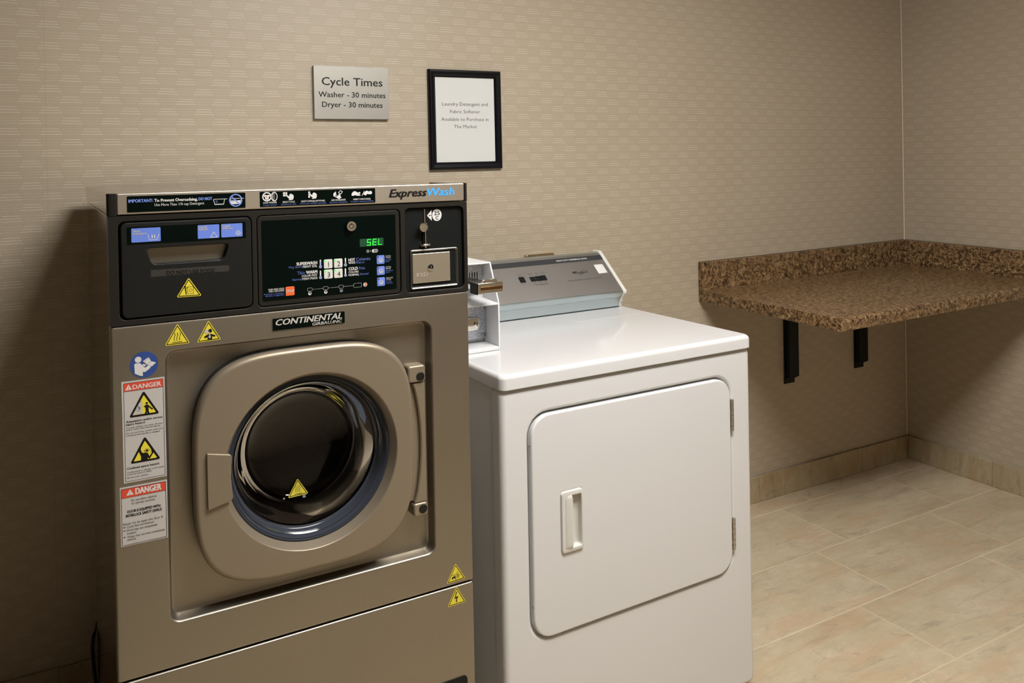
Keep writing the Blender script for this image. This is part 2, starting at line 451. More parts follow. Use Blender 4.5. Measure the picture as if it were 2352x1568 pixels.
# ================================================================ THE ROOM
def wall(name, x0, x1, y0, y1, z0, z1, mat, label):
    return struct(MB().box(x0, x1, y0, y1, z0, z1, mat).build(name, smooth=False), label)
wall('wall_back', RX0 - .1, RX1 + .1, 0, .1, -.05, RZ + .05, 'wp_back', 'beige wallpaper wall with embossed hexagons behind the machines')
wall('wall_right', RX1, RX1 + .1, RY0, 0, -.05, RZ + .05, 'wp_side', 'beige hexagon wallpaper wall on the right of the counter')
wall('wall_left', RX0 - .1, RX0, RY0, 0, -.05, RZ + .05, 'dark_absorber', 'unseen wall left of the washer, made dark to cut bounced light')  # out of view; its dark finish holds down the bounce
wall('wall_front', RX0 - .1, RX1 + .1, RY0 - .1, RY0, -.05, RZ + .05, 'wp_back', 'beige wallpaper wall facing the machines')
for x0_ in (-2.25, -1.40):  # unseen dark doors, added to keep bounce off the wall left of the washer
    d = MB().box(x0_, x0_ + .83, RY0, RY0 + .045, .005, 2.30, 'dark_absorber'); d = struct(d.build('added_door_1' if x0_ < -2 else 'added_door_2', bevel=.003), 'unseen dark wooden door, added to cut bounced light')
    MB().box(x0_ + (.76 if x0_ < -2 else .03), x0_ + (.80 if x0_ < -2 else .07), RY0 + .045, RY0 + .09, .98, 1.12, 'screw').build('added_door_handle', d, bevel=.004)
wall('ceiling', RX0 - .1, RX1 + .1, RY0 - .1, .1, RZ, RZ + .1, 'ceil', 'plain painted ceiling')
fl = wall('floor', RX0, RX1, RY0, 0, -.06, -.0012, 'grout', 'beige stone tile floor with pale grout')

TM = {}
def tile(parent, name, cx, cy, wx, wy, mat):
    k = (round(wx, 4), round(wy, 4), mat)
    if k not in TM:
        mb = MB(); a, b = wx / 2, wy / 2; c = .0012
        q = lambda d, z: [(-a + d, -b + d, z), (a - d, -b + d, z), (a - d, b - d, z), (-a + d, b - d, z)]
        mb.loft([q(0, -.006), q(0, -c * .8), q(c, 0)], mat); TM[k] = mb.mesh(name)
    o = link(name, TM[k], parent); o.location = (cx, cy, 0)
PX, PY, GR = .615, .3085, .0030
ylines = [0, -.103]
while ylines[-1] > RY0: ylines.append(max(ylines[-1] - PY, RY0))
for r in range(len(ylines) - 1):
    ya, yb = ylines[r + 1], ylines[r]
    if yb - ya < .02: continue
    x = 1.797 - .167 * r
    while x > RX0: x -= PX
    while x < RX1:
        xa, xb = max(x, RX0), min(x + PX, RX1)
        if xb - xa > .02: tile(fl, 'floor_tile', (xa + xb) / 2, (ya + yb) / 2, xb - xa - GR, yb - ya - GR, 'floor')
        x += PX

def baseboard(name, label, axis, pos, cuts, side):
    """thin tiles standing against a wall; axis 0 runs along x, 1 along y"""
    mb = MB(); a, b = cuts[0], cuts[-1]; t0, t1 = (0, .006)
    if axis == 0: mb.box(a, b, pos - t1, pos - t0, 0, .100, 'grout')
    else: mb.box(pos - side * t1, pos - side * t0, a, b, 0, .100, 'grout')
    base = struct(mb.build(name, smooth=False), label)
    for p, q in zip(cuts[:-1], cuts[1:]):
        m = MB(); g = .0008; zz = .1040 + random.uniform(-.0012, .0012)
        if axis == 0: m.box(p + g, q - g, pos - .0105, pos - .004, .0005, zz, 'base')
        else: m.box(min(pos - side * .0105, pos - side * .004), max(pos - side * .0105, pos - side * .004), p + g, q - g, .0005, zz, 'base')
        m.build('base_tile', base, bevel=.0015, seg=1)
    return base
def cutlist(a, b, start, step):
    c = [a]; x = start
    while x - step > a + .05: x -= step
    while x < b - .03: c.append(x); x += step
    return c + [b]
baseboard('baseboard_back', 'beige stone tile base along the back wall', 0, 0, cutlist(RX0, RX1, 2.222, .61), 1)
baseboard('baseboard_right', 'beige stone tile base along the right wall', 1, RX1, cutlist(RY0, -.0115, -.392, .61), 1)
struct(MB().box(RX1 - .0045, RX1, -.0045, 0, .105, RZ, 'caulk').build('trim_1', bevel=.002), 'thin pale caulk line up the wall corner')

# ceiling light (the room's lamp)
L = thing('ceiling_light', 'rectangular ceiling light panel above the machines', 'light', (LIGHT['x'], LIGHT['y'], LIGHT['z']))
sx, sy = LIGHT['sx'] / 2, LIGHT['sy'] / 2
fr = MB()
for x0, x1, y0, y1 in ((-sx - .03, -sx, -sy - .03, sy + .03), (sx, sx + .03, -sy - .03, sy + .03), (-sx, sx, -sy - .03, -sy), (-sx, sx, sy, sy + .03)):
    fr.box(x0, x1, y0, y1, -.01, RZ - LIGHT['z'], 'plastic_w')
fr.build('frame', L, bevel=.003)
MB().box(-sx, sx, -sy, sy, 0, RZ - LIGHT['z'], 'lamp').build('diffuser', L, smooth=False)

# ================================================================ SIGNS ON THE WALL
o = thing('wall_sign', 'brushed metal sign giving washer and dryer cycle times', 'sign', (-.1446, 0, 1.503), (0, R(-.12), 0))
plate('sign_plate', o, 0, .2314, 0, .1561, -.0125, -.0005, .0012, 'signmetal', .0006)
g = G(front(-.0125))
g.text('Cycle Times', .0235, .0995, .0235, .2105, 'black_ink', .010)
g.text('Washer - 30 minutes', .0130, .0645, .0160, .2195, 'black_ink', .010)
g.text('Dryer - 30 minutes', .0232, .0350, .0160, .2095, 'black_ink', .010)
g.build('lettering', o)

o = thing('picture_frame', 'black framed notice about detergent and fabric softener', 'picture frame', (.2201, 0, 1.3460), (0, R(-.25), 0))
W_, H_, B_ = .2570, .3175, .0235
for nm, P in (('rail', [(0, 0), (W_, 0), (W_ - B_, B_), (B_, B_)]), ('rail', [(W_, H_), (0, H_), (B_, H_ - B_), (W_ - B_, H_ - B_)]),
              ('stile', [(0, H_), (0, 0), (B_, B_), (B_, H_ - B_)]), ('stile', [(W_, 0), (W_, H_), (W_ - B_, H_ - B_), (W_ - B_, B_)])):
    (a, b, c, d) = [Vector(p) for p in P]
    mb = MB(); loops = []
    for t, y in ((0, 0), (0, -.011), (.16, -.0165), (.30, -.0170), (.72, -.0125), (.80, -.0128), (1, -.0085), (1, 0)):
        p, q = a.lerp(d, t), b.lerp(c, t); loops.append([(p.x, y, p.y), (q.x, y, q.y)])
    for i in range(len(loops) - 1): mb.face([loops[i][0], loops[i][1], loops[i + 1][1], loops[i + 1][0]], 'frame')
    mb.face([l[0] for l in loops], 'frame'); mb.face([l[1] for l in loops], 'frame')
    mb.build(nm, o, smooth=False)
pp = MB().box(B_ - .002, W_ - B_ + .002, -.006, -.001, B_ - .002, H_ - B_ + .002, 'paper').build('notice', o, smooth=False)
g = G(front(-.006))
for t, x0, x1, z in (('Laundry Detergent and', .0470, .2095, .2035), ('Fabric Softener', .0746, .1815, .1795), ('Available to Purchase in', .0432, .2118, .1548), ('The Market', .0867, .1685, .1315)):
    g.text(t, x0, z, .0108, x1, 'grey_ink', -.004)
g.build('lettering', pp)

# metal outlet cover behind the dryer console
o = thing('outlet_cover', 'bronze metal outlet cover on the wall behind the dryer console', 'outlet', (.557, 0, .934))
plate('cover_plate', o, 0, .112, 0, .122, -.018, -.0005, .006, 'outlet', .004)
MB().box(.030, .044, -.0195, -.0175, .04, .075, 'blk').build('socket', o, bevel=.0005)
MB().box(.068, .082, -.0195, -.0175, .04, .075, 'blk').build('socket', o, bevel=.0005)

# ================================================================ GRANITE COUNTER
CT = thing('countertop', 'brown granite laminate counter mounted in the corner', 'counter', (RX1 - .001, -.001, .8805), (R(.799), R(-.613), 0))
xl, yf, th = -1.218, -.650, .040
prof = [(-.001, 0), (-.001, -th), (yf, -th)]
for i in range(9):
    a = R(180 - 90 * i / 8) ; rr_ = .013
    prof.append((yf + rr_ + rr_ * math.cos(a), -rr_ + rr_ * math.sin(a)))
mb = MB(); mb.loft([[(xl + .0015, y, z) for y, z in prof], [(-.009, y, z) for y, z in prof]], 'granite')
mb.build('worktop', CT)
mb = MB(); mb.loft([[(xl, y, z) for y, z in prof], [(xl + .0013, y, z) for y, z in prof]], 'granite'); lab(mb.build('end_cap', CT), 'laminate strip on the open end')
bs = [(-.001, .0003), (-.020, .0003), (-.020, .1035), (-.018, .1065), (-.001, .1065)]
mb = MB(); mb.loft([[(xl, y, z) for y, z in bs], [(-.0212, y, z) for y, z in bs]], 'granite'); mb.build('backsplash', CT)
mb = MB(); mb.loft([[(x - .0085, -.006, z) for x, z in bs], [(x - .0085, yf + .004, z) for x, z in bs]], 'granite'); mb.build('backsplash', CT)
MB().box(xl, -.009, -.0045, -.0005, .1062, .1082, 'edge_line').build('caulk_line', CT, bevel=.001)
MB().box(-.0092, -.0052, yf, -.006, .1062, .1082, 'edge_line').build('caulk_line', CT, bevel=.001)

def bracket(x, zb, label):
    o = thing('shelf_bracket', label, 'bracket', (x, 0, 0), group='black brackets under the granite counter')
    top = .8405 + R(.613) * (x + .03 - RX1) - .002
    MB().box(0, .0575, -.005, -.0005, zb, top, 'blk').build('wall_plate', o, bevel=.001)
    P = [(-.005, zb + .018), (-.029, zb + .031), (-.029, top), (-.005, top)]
    for xa in (.004, .0515):
        mb = MB(); mb.loft([[(xa, y, z) for y, z in P], [(xa + .006, y, z) for y, z in P]], 'blk'); mb.build('flange', o, bevel=.001)
    MB().box(.010, .0515, -.029, -.024, zb + .031, top, 'blk').build('channel_face', o, bevel=.001)
    t2 = R(.799)
    mb = MB(); ys = (-.03, -.52)
    mb.loft([[(.006, y, top - .004 + t2 * y), (.0515, y, top - .004 + t2 * y), (.0515, y, top - .030 + t2 * y + (.022 if y < -.5 else 0)), (.006, y, top - .030 + t2 * y + (.022 if y < -.5 else 0))] for y in ys], 'blk')
    mb.build('support_arm', o, bevel=.001)
    for z in (zb + .03, zb + .2):
        MB().loft(lathe(.015, z, [(.004, -.005), (.004, -.0066), (.0025, -.0072)], 12), 'screw').build('screw', o)
    return o
bracket(1.765, .4455, 'black steel bracket under the counter, nearer the dryer')
bracket(2.188, .4515, 'black steel bracket under the counter, nearer the room corner')

# ================================================================ WASHER  (local: x right, y into the wall, z up; front face at y = 0)
from mathutils.geometry import tessellate_polygon
WA = thing('washing_machine', 'stainless steel front-loading coin washer with round glass door', 'washer', (-.7395, -.8875, 0), (0, 0, R(.403)))
mb = MB(); cb = lambda d: [(.002 + d, .100 + d), (.658 - d, .100 + d), (.658 - d, 1.2855 - d), (.002 + d, 1.2855 - d)]
mb.loft([at(cb(.004), .030), at(cb(0), .030), at(cb(0), .784), at(cb(.004), .784), at(cb(.004), .030)], 'steel_s', False, False); mb.build('cabinet', WA, bevel=.001)
MB().box(.0035, .6565, .785, .8185, .100, 1.2855, 'steel_s').build('back_panel', WA, bevel=.002)
MB().box(.02, .64, .03, .80, 0, .0995, 'blk').build('plinth', WA, bevel=.004)
# recessed front panel
mb = MB(); q = lambda d, r: rr(.0845 + d, .5755 - d, .5885 + d, 1.0525 - d, r)
o_ = lambda d: rr(.0005 + d, .6595 - d, .5120 + d, 1.1030 - d, .004)
mb.loft([at(o_(0), .0295), at(o_(0), .004), at(o_(.0012), .0012), at(o_(.004), 0), at(q(-.0035, .020), 0), at(q(-.0012, .018), .0009), at(q(.0008, .016), .004),
         at(q(.0018, .015), .018), at(q(.0040, .013), .0232), at(q(.0085, .010), .025), at(circ_rr(.331, .825, .172), .025), at(circ_rr(.331, .825, .172), .06)], 'steel_f', False, False)
mb.build('front_panel', WA)
mb = MB(); slab(mb, lambda d: rr(.0005 + d, .6595 - d, .1005 + d, .5088 - d, .004), 0, .0295, .0035, 'steel_f'); mb.build('service_panel', WA)
lab(plate('vent_plate', WA, .395, .6412, .215, .3235, -.0012, .001, .010, 'blk', .0008), 'black plate low on the right of the front')
# lid
MB().box(.0005, .6595, .0125, .8185, 1.2872, 1.3237, 'steel_l').build('top_panel', WA, bevel=.002)
mb = MB(); slab(mb, lambda d: rr(.0144 + d, .6546 - d, 1.2886 + d, 1.3239 - d, .0022), -.0004, .0120, .0022, 'steel_t'); mb.build('lid_trim', WA)
for x0, x1 in ((-.0006, .0143), (.6547, .6606)):
    mb = MB(); mb.loft([[(x0, .0124, z), (x0, .004, z), (x0 + .0015, .0008, z), (x0 + .005 if x0 < .1 else x0 + .0005, -.0010, z), (x1, -.0010, z), (x1, .0124, z)] for z in (1.2868, 1.3242)], 'blk_trim')
    mb.build('corner_cap', WA, bevel=.0008)
# control fascia with three bays
BAY = [(.0158, .2312, 1.1135, 1.2768, .010), (.2405, .5145, 1.1118, 1.2768, .009), (.5245, .6518, 1.1122, 1.2775, .010)]
out0 = rr(.0005, .6600, 1.1037, 1.2866, .003)
mb = MB(); k = mb.mat('blk_trim'); rings = [out0] + [rr(a - .0018, b + .0018, c - .0018, d + .0018, r + .0018) for a, b, c, d, r in BAY]
flat = [p for ring in rings for p in ring]
mb.v += [(x, 0, z) for x, z in flat]
for t in tessellate_polygon([[Vector((x, z, 0)) for x, z in ring] for ring in rings]): mb.f.append(tuple(t)); mb.mi.append(k)
for a, b, c, d, r in BAY:
    mb.loft([at(rr(a - .0018, b + .0018, c - .0018, d + .0018, r + .0018), 0), at(rr(a - .0006, b + .0006, c - .0006, d + .0006, r + .0006), .0005), at(rr(a, b, c, d, r), .002), at(rr(a, b, c, d, r), .0135)], 'blk_trim', False, False)
mb.loft([at(out0, 0), at(out0, .0295)], 'blk_trim', False, False)
mb.build('control_fascia', WA, fix=False)
MB().box(.012, .656, .0135, .029, 1.106, 1.284, 'blk').build('fascia_backing', WA, smooth=False)

# detergent drawer
def trap(d, r):
    P = rr(.0575 - d, .1915 + d, 1.2033 - d, 1.2305 + d, r); cx = .1245
    return [(cx + (x - cx) * (.866 + .134 * min(1, max(0, (z - 1.2033) / .0272))), z) for x, z in P]
mb = MB(); dl = lambda d: rr(.0190 + d, .2304 - d, 1.1158 + d, 1.2752 - d, max(.010 - d, .001))
mb.loft([at(dl(0), .013), at(dl(0), .0005), at(dl(.0008), -.0022), at(dl(.0028), -.0030), at(trap(.0022, .009), -.003), at(trap(.0008, .008), -.0022), at(trap(0, .007), -.0005), at(trap(-.001, .006), .017)], 'blk_tex', True, False)
DR = mb.build('detergent_drawer', WA)
MB().box(.055, .194, .0125, .0133, 1.200, 1.233, 'steel_f').build('handle_recess', DR, smooth=False)

o, g = sticker(WA, 'drawer_label', rr(.0288, .2206, 1.2386, 1.2676, .0015, 2), -.003, 'blk_gloss')
g = None
def comp(x0, x1):
    q = G(front(-.0035)); q.rrect(x0, x1, 1.2418, 1.2653, .0015, 'blue'); return q
q = comp(.0353, .0806); q.text('Wash', .0375, 1.2586, .0036, .0485, 'label_grey', .03); q.text('Detergent', .0375, 1.2546, .0034, .0585, 'label_grey', .03)
q.line([(.0605, 1.2540), (.0630, 1.2446), (.0752, 1.2446), (.0777, 1.2540)], .0009, 'white', 2); q.rect(.0664, .0680, 1.2475, 1.2530, 'white', 2); q.rect(.0702, .0718, 1.2475, 1.2530, 'white', 2); q.build('compartment_label', o)
q = comp(.1399, .1757); q.text('Liquid', .1418, 1.2602, .0036, .1545, 'label_grey', .03); q.text('Bleach', .1418, 1.2562, .0034, .1562, 'label_grey', .03)
q.line([(.1605, 1.2430), (.1722, 1.2430), (.1664, 1.2525), (.1605, 1.2430)], .0009, 'white', 2); q.build('compartment_label', o)
q = comp(.1788, .2149); q.text('Liquid', .1808, 1.2600, .0036, .1935, 'label_grey', .03); q.text('Softener', .1808, 1.2560, .0034, .1990, 'label_grey', .03)
for i in range(6): q.ring(.2074 + .0030 * math.cos(i * R(60)), 1.2482 + .0030 * math.sin(i * R(60)), .0011, .0018, 'white', 2, n=12)
q.build('compartment_label', o)
o, g = sticker(WA, 'clear_tape', [(.0639, 1.1820), (.1908, 1.1818), (.1907, 1.1926), (.0640, 1.1938)], -.003, 'tape', .0002)
g.text('DO NOT USE PODS!', .0887, 1.1843, .0060, .1666, 'black_ink', .012, slope=-.022); g.rect(.0887, .1666, 1.1826, 1.1829, 'black_ink', 2); g.build('lettering', o)
o, g = warn_triangle(WA, 'warning_triangle', (.1236, 1.1765), (.1446, 1.1430), (.1031, 1.1438), -.003)
g.disc(.1175, 1.1610, .0013, 'black_ink', 2); g.line([(.1176, 1.1590), (.1182, 1.1555), (.1190, 1.1520), (.1190, 1.1480)], .0014, 'black_ink', 2); g.line([(.1178, 1.1585), (.1205, 1.1592), (.1222, 1.1605)], .0009, 'black_ink', 2)
g.box_line(.1215, .1310, 1.1485, 1.1605, .0005, 'grey_ink', 2); g.ring(.1265, 1.1545, .0022, .0027, 'grey_ink', 2); g.build('pictogram', o)
lab(o, 'yellow triangle on the detergent drawer')
# lid labels
o, g = sticker(WA, 'oversudsing_label', rr(.0300, .2216, 1.2921, 1.3190, .0014, 2), -.0004, 'blk_gloss')
g.text('IMPORTANT:', .0325, 1.3084, .0052, .0700, 'pale_blue', .022)
g.text('To Prevent Oversudsing,', .0722, 1.3082, .0050, .1410, 'white', .03)
g.text('DO NOT', .1429, 1.3082, .0050, .1651, 'pale_blue', .022)
g.text('Use More Than 1/4 cup Detergent', .0722, 1.3010, .0046, .1519, 'white')
for x, full in ((.1675, 0), (.1955, 1)):
    g.line([(x + .0232, 1.3092), (x, 1.3090), (x + .0020, 1.2996), (x + .0168, 1.2996), (x + .0186, 1.3090)], .0008, 'white', 2)
    if full: g.poly([(x + .0012, 1.3058), (x + .0024, 1.3000), (x + .0166, 1.3000), (x + .0178, 1.3058)], 'white', 2)
    else: g.rect(x + .0020, x + .0168, 1.2994, 1.3008, 'white', 2)
    for j in range(3): g.rect(x + .0034, x + .0066, 1.3066 - j * .0018, 1.3070 - j * .0018, 'pale_blue', 3)
g.ring(.2048, 1.3060, .0094, .0112, 'pale_blue', 4); g.line([(.1980, 1.3128), (.2116, 1.2992)], .0017, 'pale_blue', 4)
g.build('lettering', o)
o, g = sticker(WA, 'instruction_label', rr(.2468, .4642, 1.2920, 1.3194, .0012, 2), -.0004, 'blk_gloss')
g.ring(.2592, 1.3102, .0062, .0084, 'white', 2); g.poly([(.2528, 1.3125), (.2560, 1.3138), (.2592, 1.3128), (.2620, 1.3138), (.2655, 1.3120), (.2638, 1.3098), (.2626, 1.3106), (.2622, 1.3050), (.2562, 1.3050), (.2558, 1.3106), (.2546, 1.3098)][::-1], 'white', 3); g.disc(.2584, 1.3098, .0011, 'red', 4)
g.ring(.2722, 1.3100, .0068, .0086, 'white', 2, .68); g.ring(.2706, 1.3100, .0052, .0060, 'white', 2, .42)
g.disc(.2692, 1.3100, .0020, 'mid_grey', 2, .0050)
for i in range(2):
    for j in range(2): g.rrect(.2882 + .0040 * i, .2917 + .0040 * i, 1.3138 - .0040 * j, 1.3173 - .0040 * j, .0006, 'white', 2)
hand(g, .2930, 1.3118, .95); 
for j in range(3): g.rrect(.3344, .3378, 1.3138 - .0040 * j, 1.3172 - .0040 * j, .0006, 'white', 2)
hand(g, .3358, 1.3126, .95)
g.poly([(.3817, 1.3118), (.3866, 1.3158), (.3872, 1.3095), (.3910, 1.3070), (.3925, 1.3110), (.3955, 1.3090), (.3950, 1.3062), (.3975, 1.3040), (.3925, 1.3012), (.3818, 1.3072)][::-1], 'white', 2); g.poly([(.3850, 1.3075), (.3870, 1.3088), (.3892, 1.3074), (.3872, 1.3060)][::-1], 'black_ink', 3)
g.line([(.3915, 1.3130), (.3950, 1.3170), (.3995, 1.3150), (.3962, 1.3105), (.3915, 1.3130)], .0010, 'white', 2)
g.poly([(.4168, 1.3070), (.4175, 1.3110), (.4215, 1.3150), (.4260, 1.3142), (.4290, 1.3120), (.4340, 1.3132), (.4342, 1.3100), (.4290, 1.3092), (.4342, 1.3085), (.4342, 1.3060), (.4270, 1.3062), (.4240, 1.3075), (.4200, 1.3060)][::-1], 'white', 2)
g.line([(.4372, 1.3055), (.4424, 1.3145)], .0009, 'white', 2)
g.poly([(.4405, 1.3085), (.4420, 1.3120), (.4465, 1.3152), (.4505, 1.3140), (.4530, 1.3120), (.4520, 1.3080), (.4480, 1.3090), (.4450, 1.3060), (.4420, 1.3072)][::-1], 'white', 2); g.disc(.4545, 1.3112, .0032, 'white', 2)
for t, s_, a, b, c, d in (('LOAD WASHER', 'Cargar tambor', .2526, .2766, .2526, .2770), ('SELECT CYCLE', 'Seleccionar ciclo', .2872, .3092, .2846, .3120), ('SELECT EXTRA(S) (OPTIONAL)', 'Seleccionar extra(s) (opcional)', .3210, .3652, .3188, .3674),
                          ('ADD DETERGENTS', 'Depositar detergente', .3776, .4050, .3745, .4086), ('INSERT CARD/COIN(S)', 'Introducir tarjeta/moneda(s)', .4204, .4542, .4150, .4598)):
    g.text(t, a, 1.2980, .0030, b, 'white', .012); g.text(s_, c, 1.2941, .0027, d, 'text_blue')
g.build('lettering', o)
g = G(front(-.0006))
g.text('Express', .4928, 1.3008, .0152, .5712, 'black_ink', .028, .28); g.text('Wash', .5722, 1.3008, .0152, .6318, 'sky', .022, .18)
lab(g.build('lid_lettering', WA), 'black and sky blue italic lettering on the lid edge')

# control panel
plate('panel_bezel', WA, .2416, .5136, 1.1130, 1.2757, .0018, .0134, .008, 'blk_trim', .0015)
CP, g = sticker(WA, 'control_panel', rr(.2492, .5050, 1.1224, 1.2670, .002, 2), .0018, 'blk_gloss', .0008)
Yp = .0010
T = g.text
T('SUPERWASH', .3106, 1.1820, .0056, .3488, 'white', .028); T('Muy Sucio', .2963, 1.1776, .0042, .3208, 'text_blue'); T('HEAVY SOIL', .3222, 1.1768, .0042, .3487, 'white', .012)
T('Tibio', .3114, 1.1654, .0056, .3256, 'text_blue'); T('WARM', .3279, 1.1652, .0056, .3487, 'white', .028); T('COLOR FAST', .3194, 1.1599, .0040, .3487, 'white', .012)
T('Normal', .3026, 1.1546, .0040, .3196, 'text_blue'); T('PERM PRESS', .3210, 1.1544, .0040, .3487, 'white', .012)
T('HOT', .4090, 1.1822, .0056, .4216, 'white', .028); T('Caliente', .4240, 1.1823, .0058, .4520, 'text_blue'); T('WHITE', .4088, 1.1774, .0040, .4222, 'white', .012); T('Blanco', .4242, 1.1771, .0042, .4405, 'text_blue')
T('COLD', .4088, 1.1654, .0056, .4268, 'white', .028); T('Frio', .4295, 1.1652, .0056, .4408, 'text_blue'); T('COLORS', .4087, 1.1598, .0040, .4283, 'white', .012); T('NORMAL', .4086, 1.1544, .0040, .4290, 'white', .012); T('Normal', .4311, 1.1546, .0042, .4480, 'text_blue')
T('PUSH AND HOLD', .2590, 1.1408, .0030, .2870, 'white', .012); T('FOR 3 SECONDS', .2598, 1.1372, .0030, .2870, 'white', .012); T('Presionar y mantener', .2508, 1.1330, .0028, .2870, 'text_blue'); T('durante 3 segundos', .2530, 1.1298, .0028, .2870, 'text_blue')
for z, a, b, c, d in ((1.1862, 'EXTRA', 'WASH', 'Lavado', 'Extra'), (1.1650, 'EXTRA', 'RINSE', 'Enjuague', 'Extra'), (1.1438, 'DELICATE', 'CYCLE', 'Ciclo', 'Delicado')):
    wd = .0105 if a == 'EXTRA' else .0138
    T(a, .4836, z - .0005, .0026, .4836 + wd, 'label_grey'); T(b, .4836, z - .0037, .0026, .4836 + .0098, 'label_grey'); T(c, .4836, z - .0073, .0024, .4836 + (.0145 if c == 'Enjuague' else .011), 'text_blue'); T(d, .4836, z - .0104, .0024, .4836 + (.0078 if d == 'Extra' else .0135), 'text_blue')
for x, z, f in ((.3551, 1.1825, .8), (.4031, 1.1822, .55), (.3548, 1.1622, .3), (.4027, 1.1627, .1)):
    g.rrect(x - .0013, x + .0013, z - .0060, z + .0072, .0013, 'white', 1); g.disc(x, z - .0060, .0026, 'white', 1)
    g.disc(x, z - .0060, .0018, 'blue', 2); g.rect(x - .0006, x + .0006, z - .0050, z - .0050 + .0110 * f, 'blue', 2)
g.ring(.4478, 1.1990, .0020, .0027, 'white', 1); g.line([(.4478, 1.2003), (.4478, 1.1990), (.4490, 1.1994)], .0005, 'white', 2); g.rect(.4532, .4536, 1.1972, 1.2010, 'white', 1)
g.disc(.4592, 1.1989, .0033, 'white', 1); g.ring(.4620, 1.1989, .0025, .0033, 'white', 3); g.disc(.4625, 1.1989, .0033, 'blk_gloss', 2); g.ring(.4646, 1.1989, .0025, .0033, 'white', 3); T('$', .4638, 1.1977, .0024, .4654, 'white', 0, 0, 'L', 4)
xs = [(.3297, .3389), (.3593, .3687), (.3892, .3983), (.4182, .4339)]
for i, (a, b) in enumerate(xs):
    e = .0009 if i == 3 else 0
    A, B = rr(a, b, 1.1328 - e, 1.1389 + e, .0012, 3), rr(a + .0004, b - .0004, 1.1332 - e, 1.1385 + e, .0009, 3); g.band(A, B, 'label_grey', 1)
    if i < 3: g.rect(b, xs[i + 1][0], 1.13565, 1.1360, 'label_grey', 1)
for x, c in ((.3341, 'white'), (.3641, 'white'), (.3940, 'mid_grey')): g.disc(x, 1.1286, .0031, c, 1); g.disc(x + .0004, 1.1297, .0014, 'blk_gloss' if c == 'white' else 'grey_ink', 2)
g.disc(.4412, 1.1358, .0040, 'label_grey', 1); g.rect(.4406, .4410, 1.1318, 1.1398, 'blk_gloss', 2); g.disc(.4428, 1.1358, .0013, 'orange', 2, .0028)
g.build('lettering', CP)
def button(name, x0, x1, z0, z1, mat, proud=.0009):
    b = G(front(Yp - proud)); slab(b, lambda d: rr(x0 + d, x1 - d, z0 + d, z1 - d, max(.0022 - d, .0003)), Yp - proud, Yp + .0004, .0006, mat)
    return b
for t, x, z in (('1', .3613, 1.1723), ('2', .3806, 1.1722), ('3', .3613, 1.1532), ('4', .3804, 1.1531)):
    BT = button('cycle_button', x, x + .0166, z, z + .0168, 'btn')
    BT.text(t, x + .0090, z + .0030, .0092, None, 'black_ink', -.004, 0, 'C'); BT.disc(x + .0028, z + .0140, .0017, 'led_dot', 2); BT.build('cycle_button', CP)
for z in (1.1727, 1.1514, 1.1301):
    BT = button('option_button', .4650, .4810, z, z + .0166, 'blue'); BT.disc(.4731, z + .0076, .0046, 'label_grey', 2)
    BT.poly([(.4731 + .0030 * math.cos(R(a)), z + .0086 + .0020 * math.sin(R(a))) for a in range(0, 360, 30)], 'blue', 3); BT.disc(.4672, z + .0143, .0014, 'dark_red', 2); BT.disc(.4735, z + .0080, .0011, 'label_grey', 4); BT.build('option_button', CP)
BT = button('stop_button', .2894, .3057, 1.1282, 1.1446, 'orange'); BT.text('STOP', .2906, 1.1342, .0048, .3046, 'white', .02); lab(BT.build('stop_button', CP), 'orange stop button')
DP = G(front(Yp)); DP.rect(.4320, .4796, 1.2084, 1.2232, 'lcd', 1)
def seg(x, z, wd, h, on, mat, sh=.10):
    t = .0013; f = lambda a, b: (x + a + (b - z) * sh, b); zm = z + h / 2
    S7 = {'a': ((0, z + h), (wd, z + h)), 'd': ((0, z), (wd, z)), 'g': ((0, zm), (wd, zm)), 'f': ((0, zm), (0, z + h)), 'e': ((0, z), (0, zm)), 'b': ((wd, zm), (wd, z + h)), 'c': ((wd, z), (wd, zm))}
    for k_ in on: DP.line([f(*S7[k_][0]), f(*S7[k_][1])], t, mat, 3 if mat == 'led' else 2)
for x, on in ((.4340, ''), (.4462, 'afgcd'), (.4576, 'afged'), (.4690, 'fed')):
    seg(x, 1.2105, .0066, .0108, 'abcdefg', 'lcd_dim'); seg(x, 1.2105, .0066, .0108, on, 'led')
lab(DP.build('display', CP), 'lit green digits reading SEL')
KS = MB(); KS.loft(lathe(.4140, 1.2492, [(.0098, Yp), (.0098, Yp - .006), (.0090, Yp - .008), (.0068, Yp - .008), (.0066, Yp - .0072)], 28), 'chrome', False, True); KS.build('key_switch', CP)
g = G(front(Yp - .0080)); g.ring(.4140, 1.2492, .0038, .0046, 'black_ink', 1); g.rect(.4134, .4146, 1.2518, 1.2545, 'black_ink', 2); g.build('key_slot', CP)

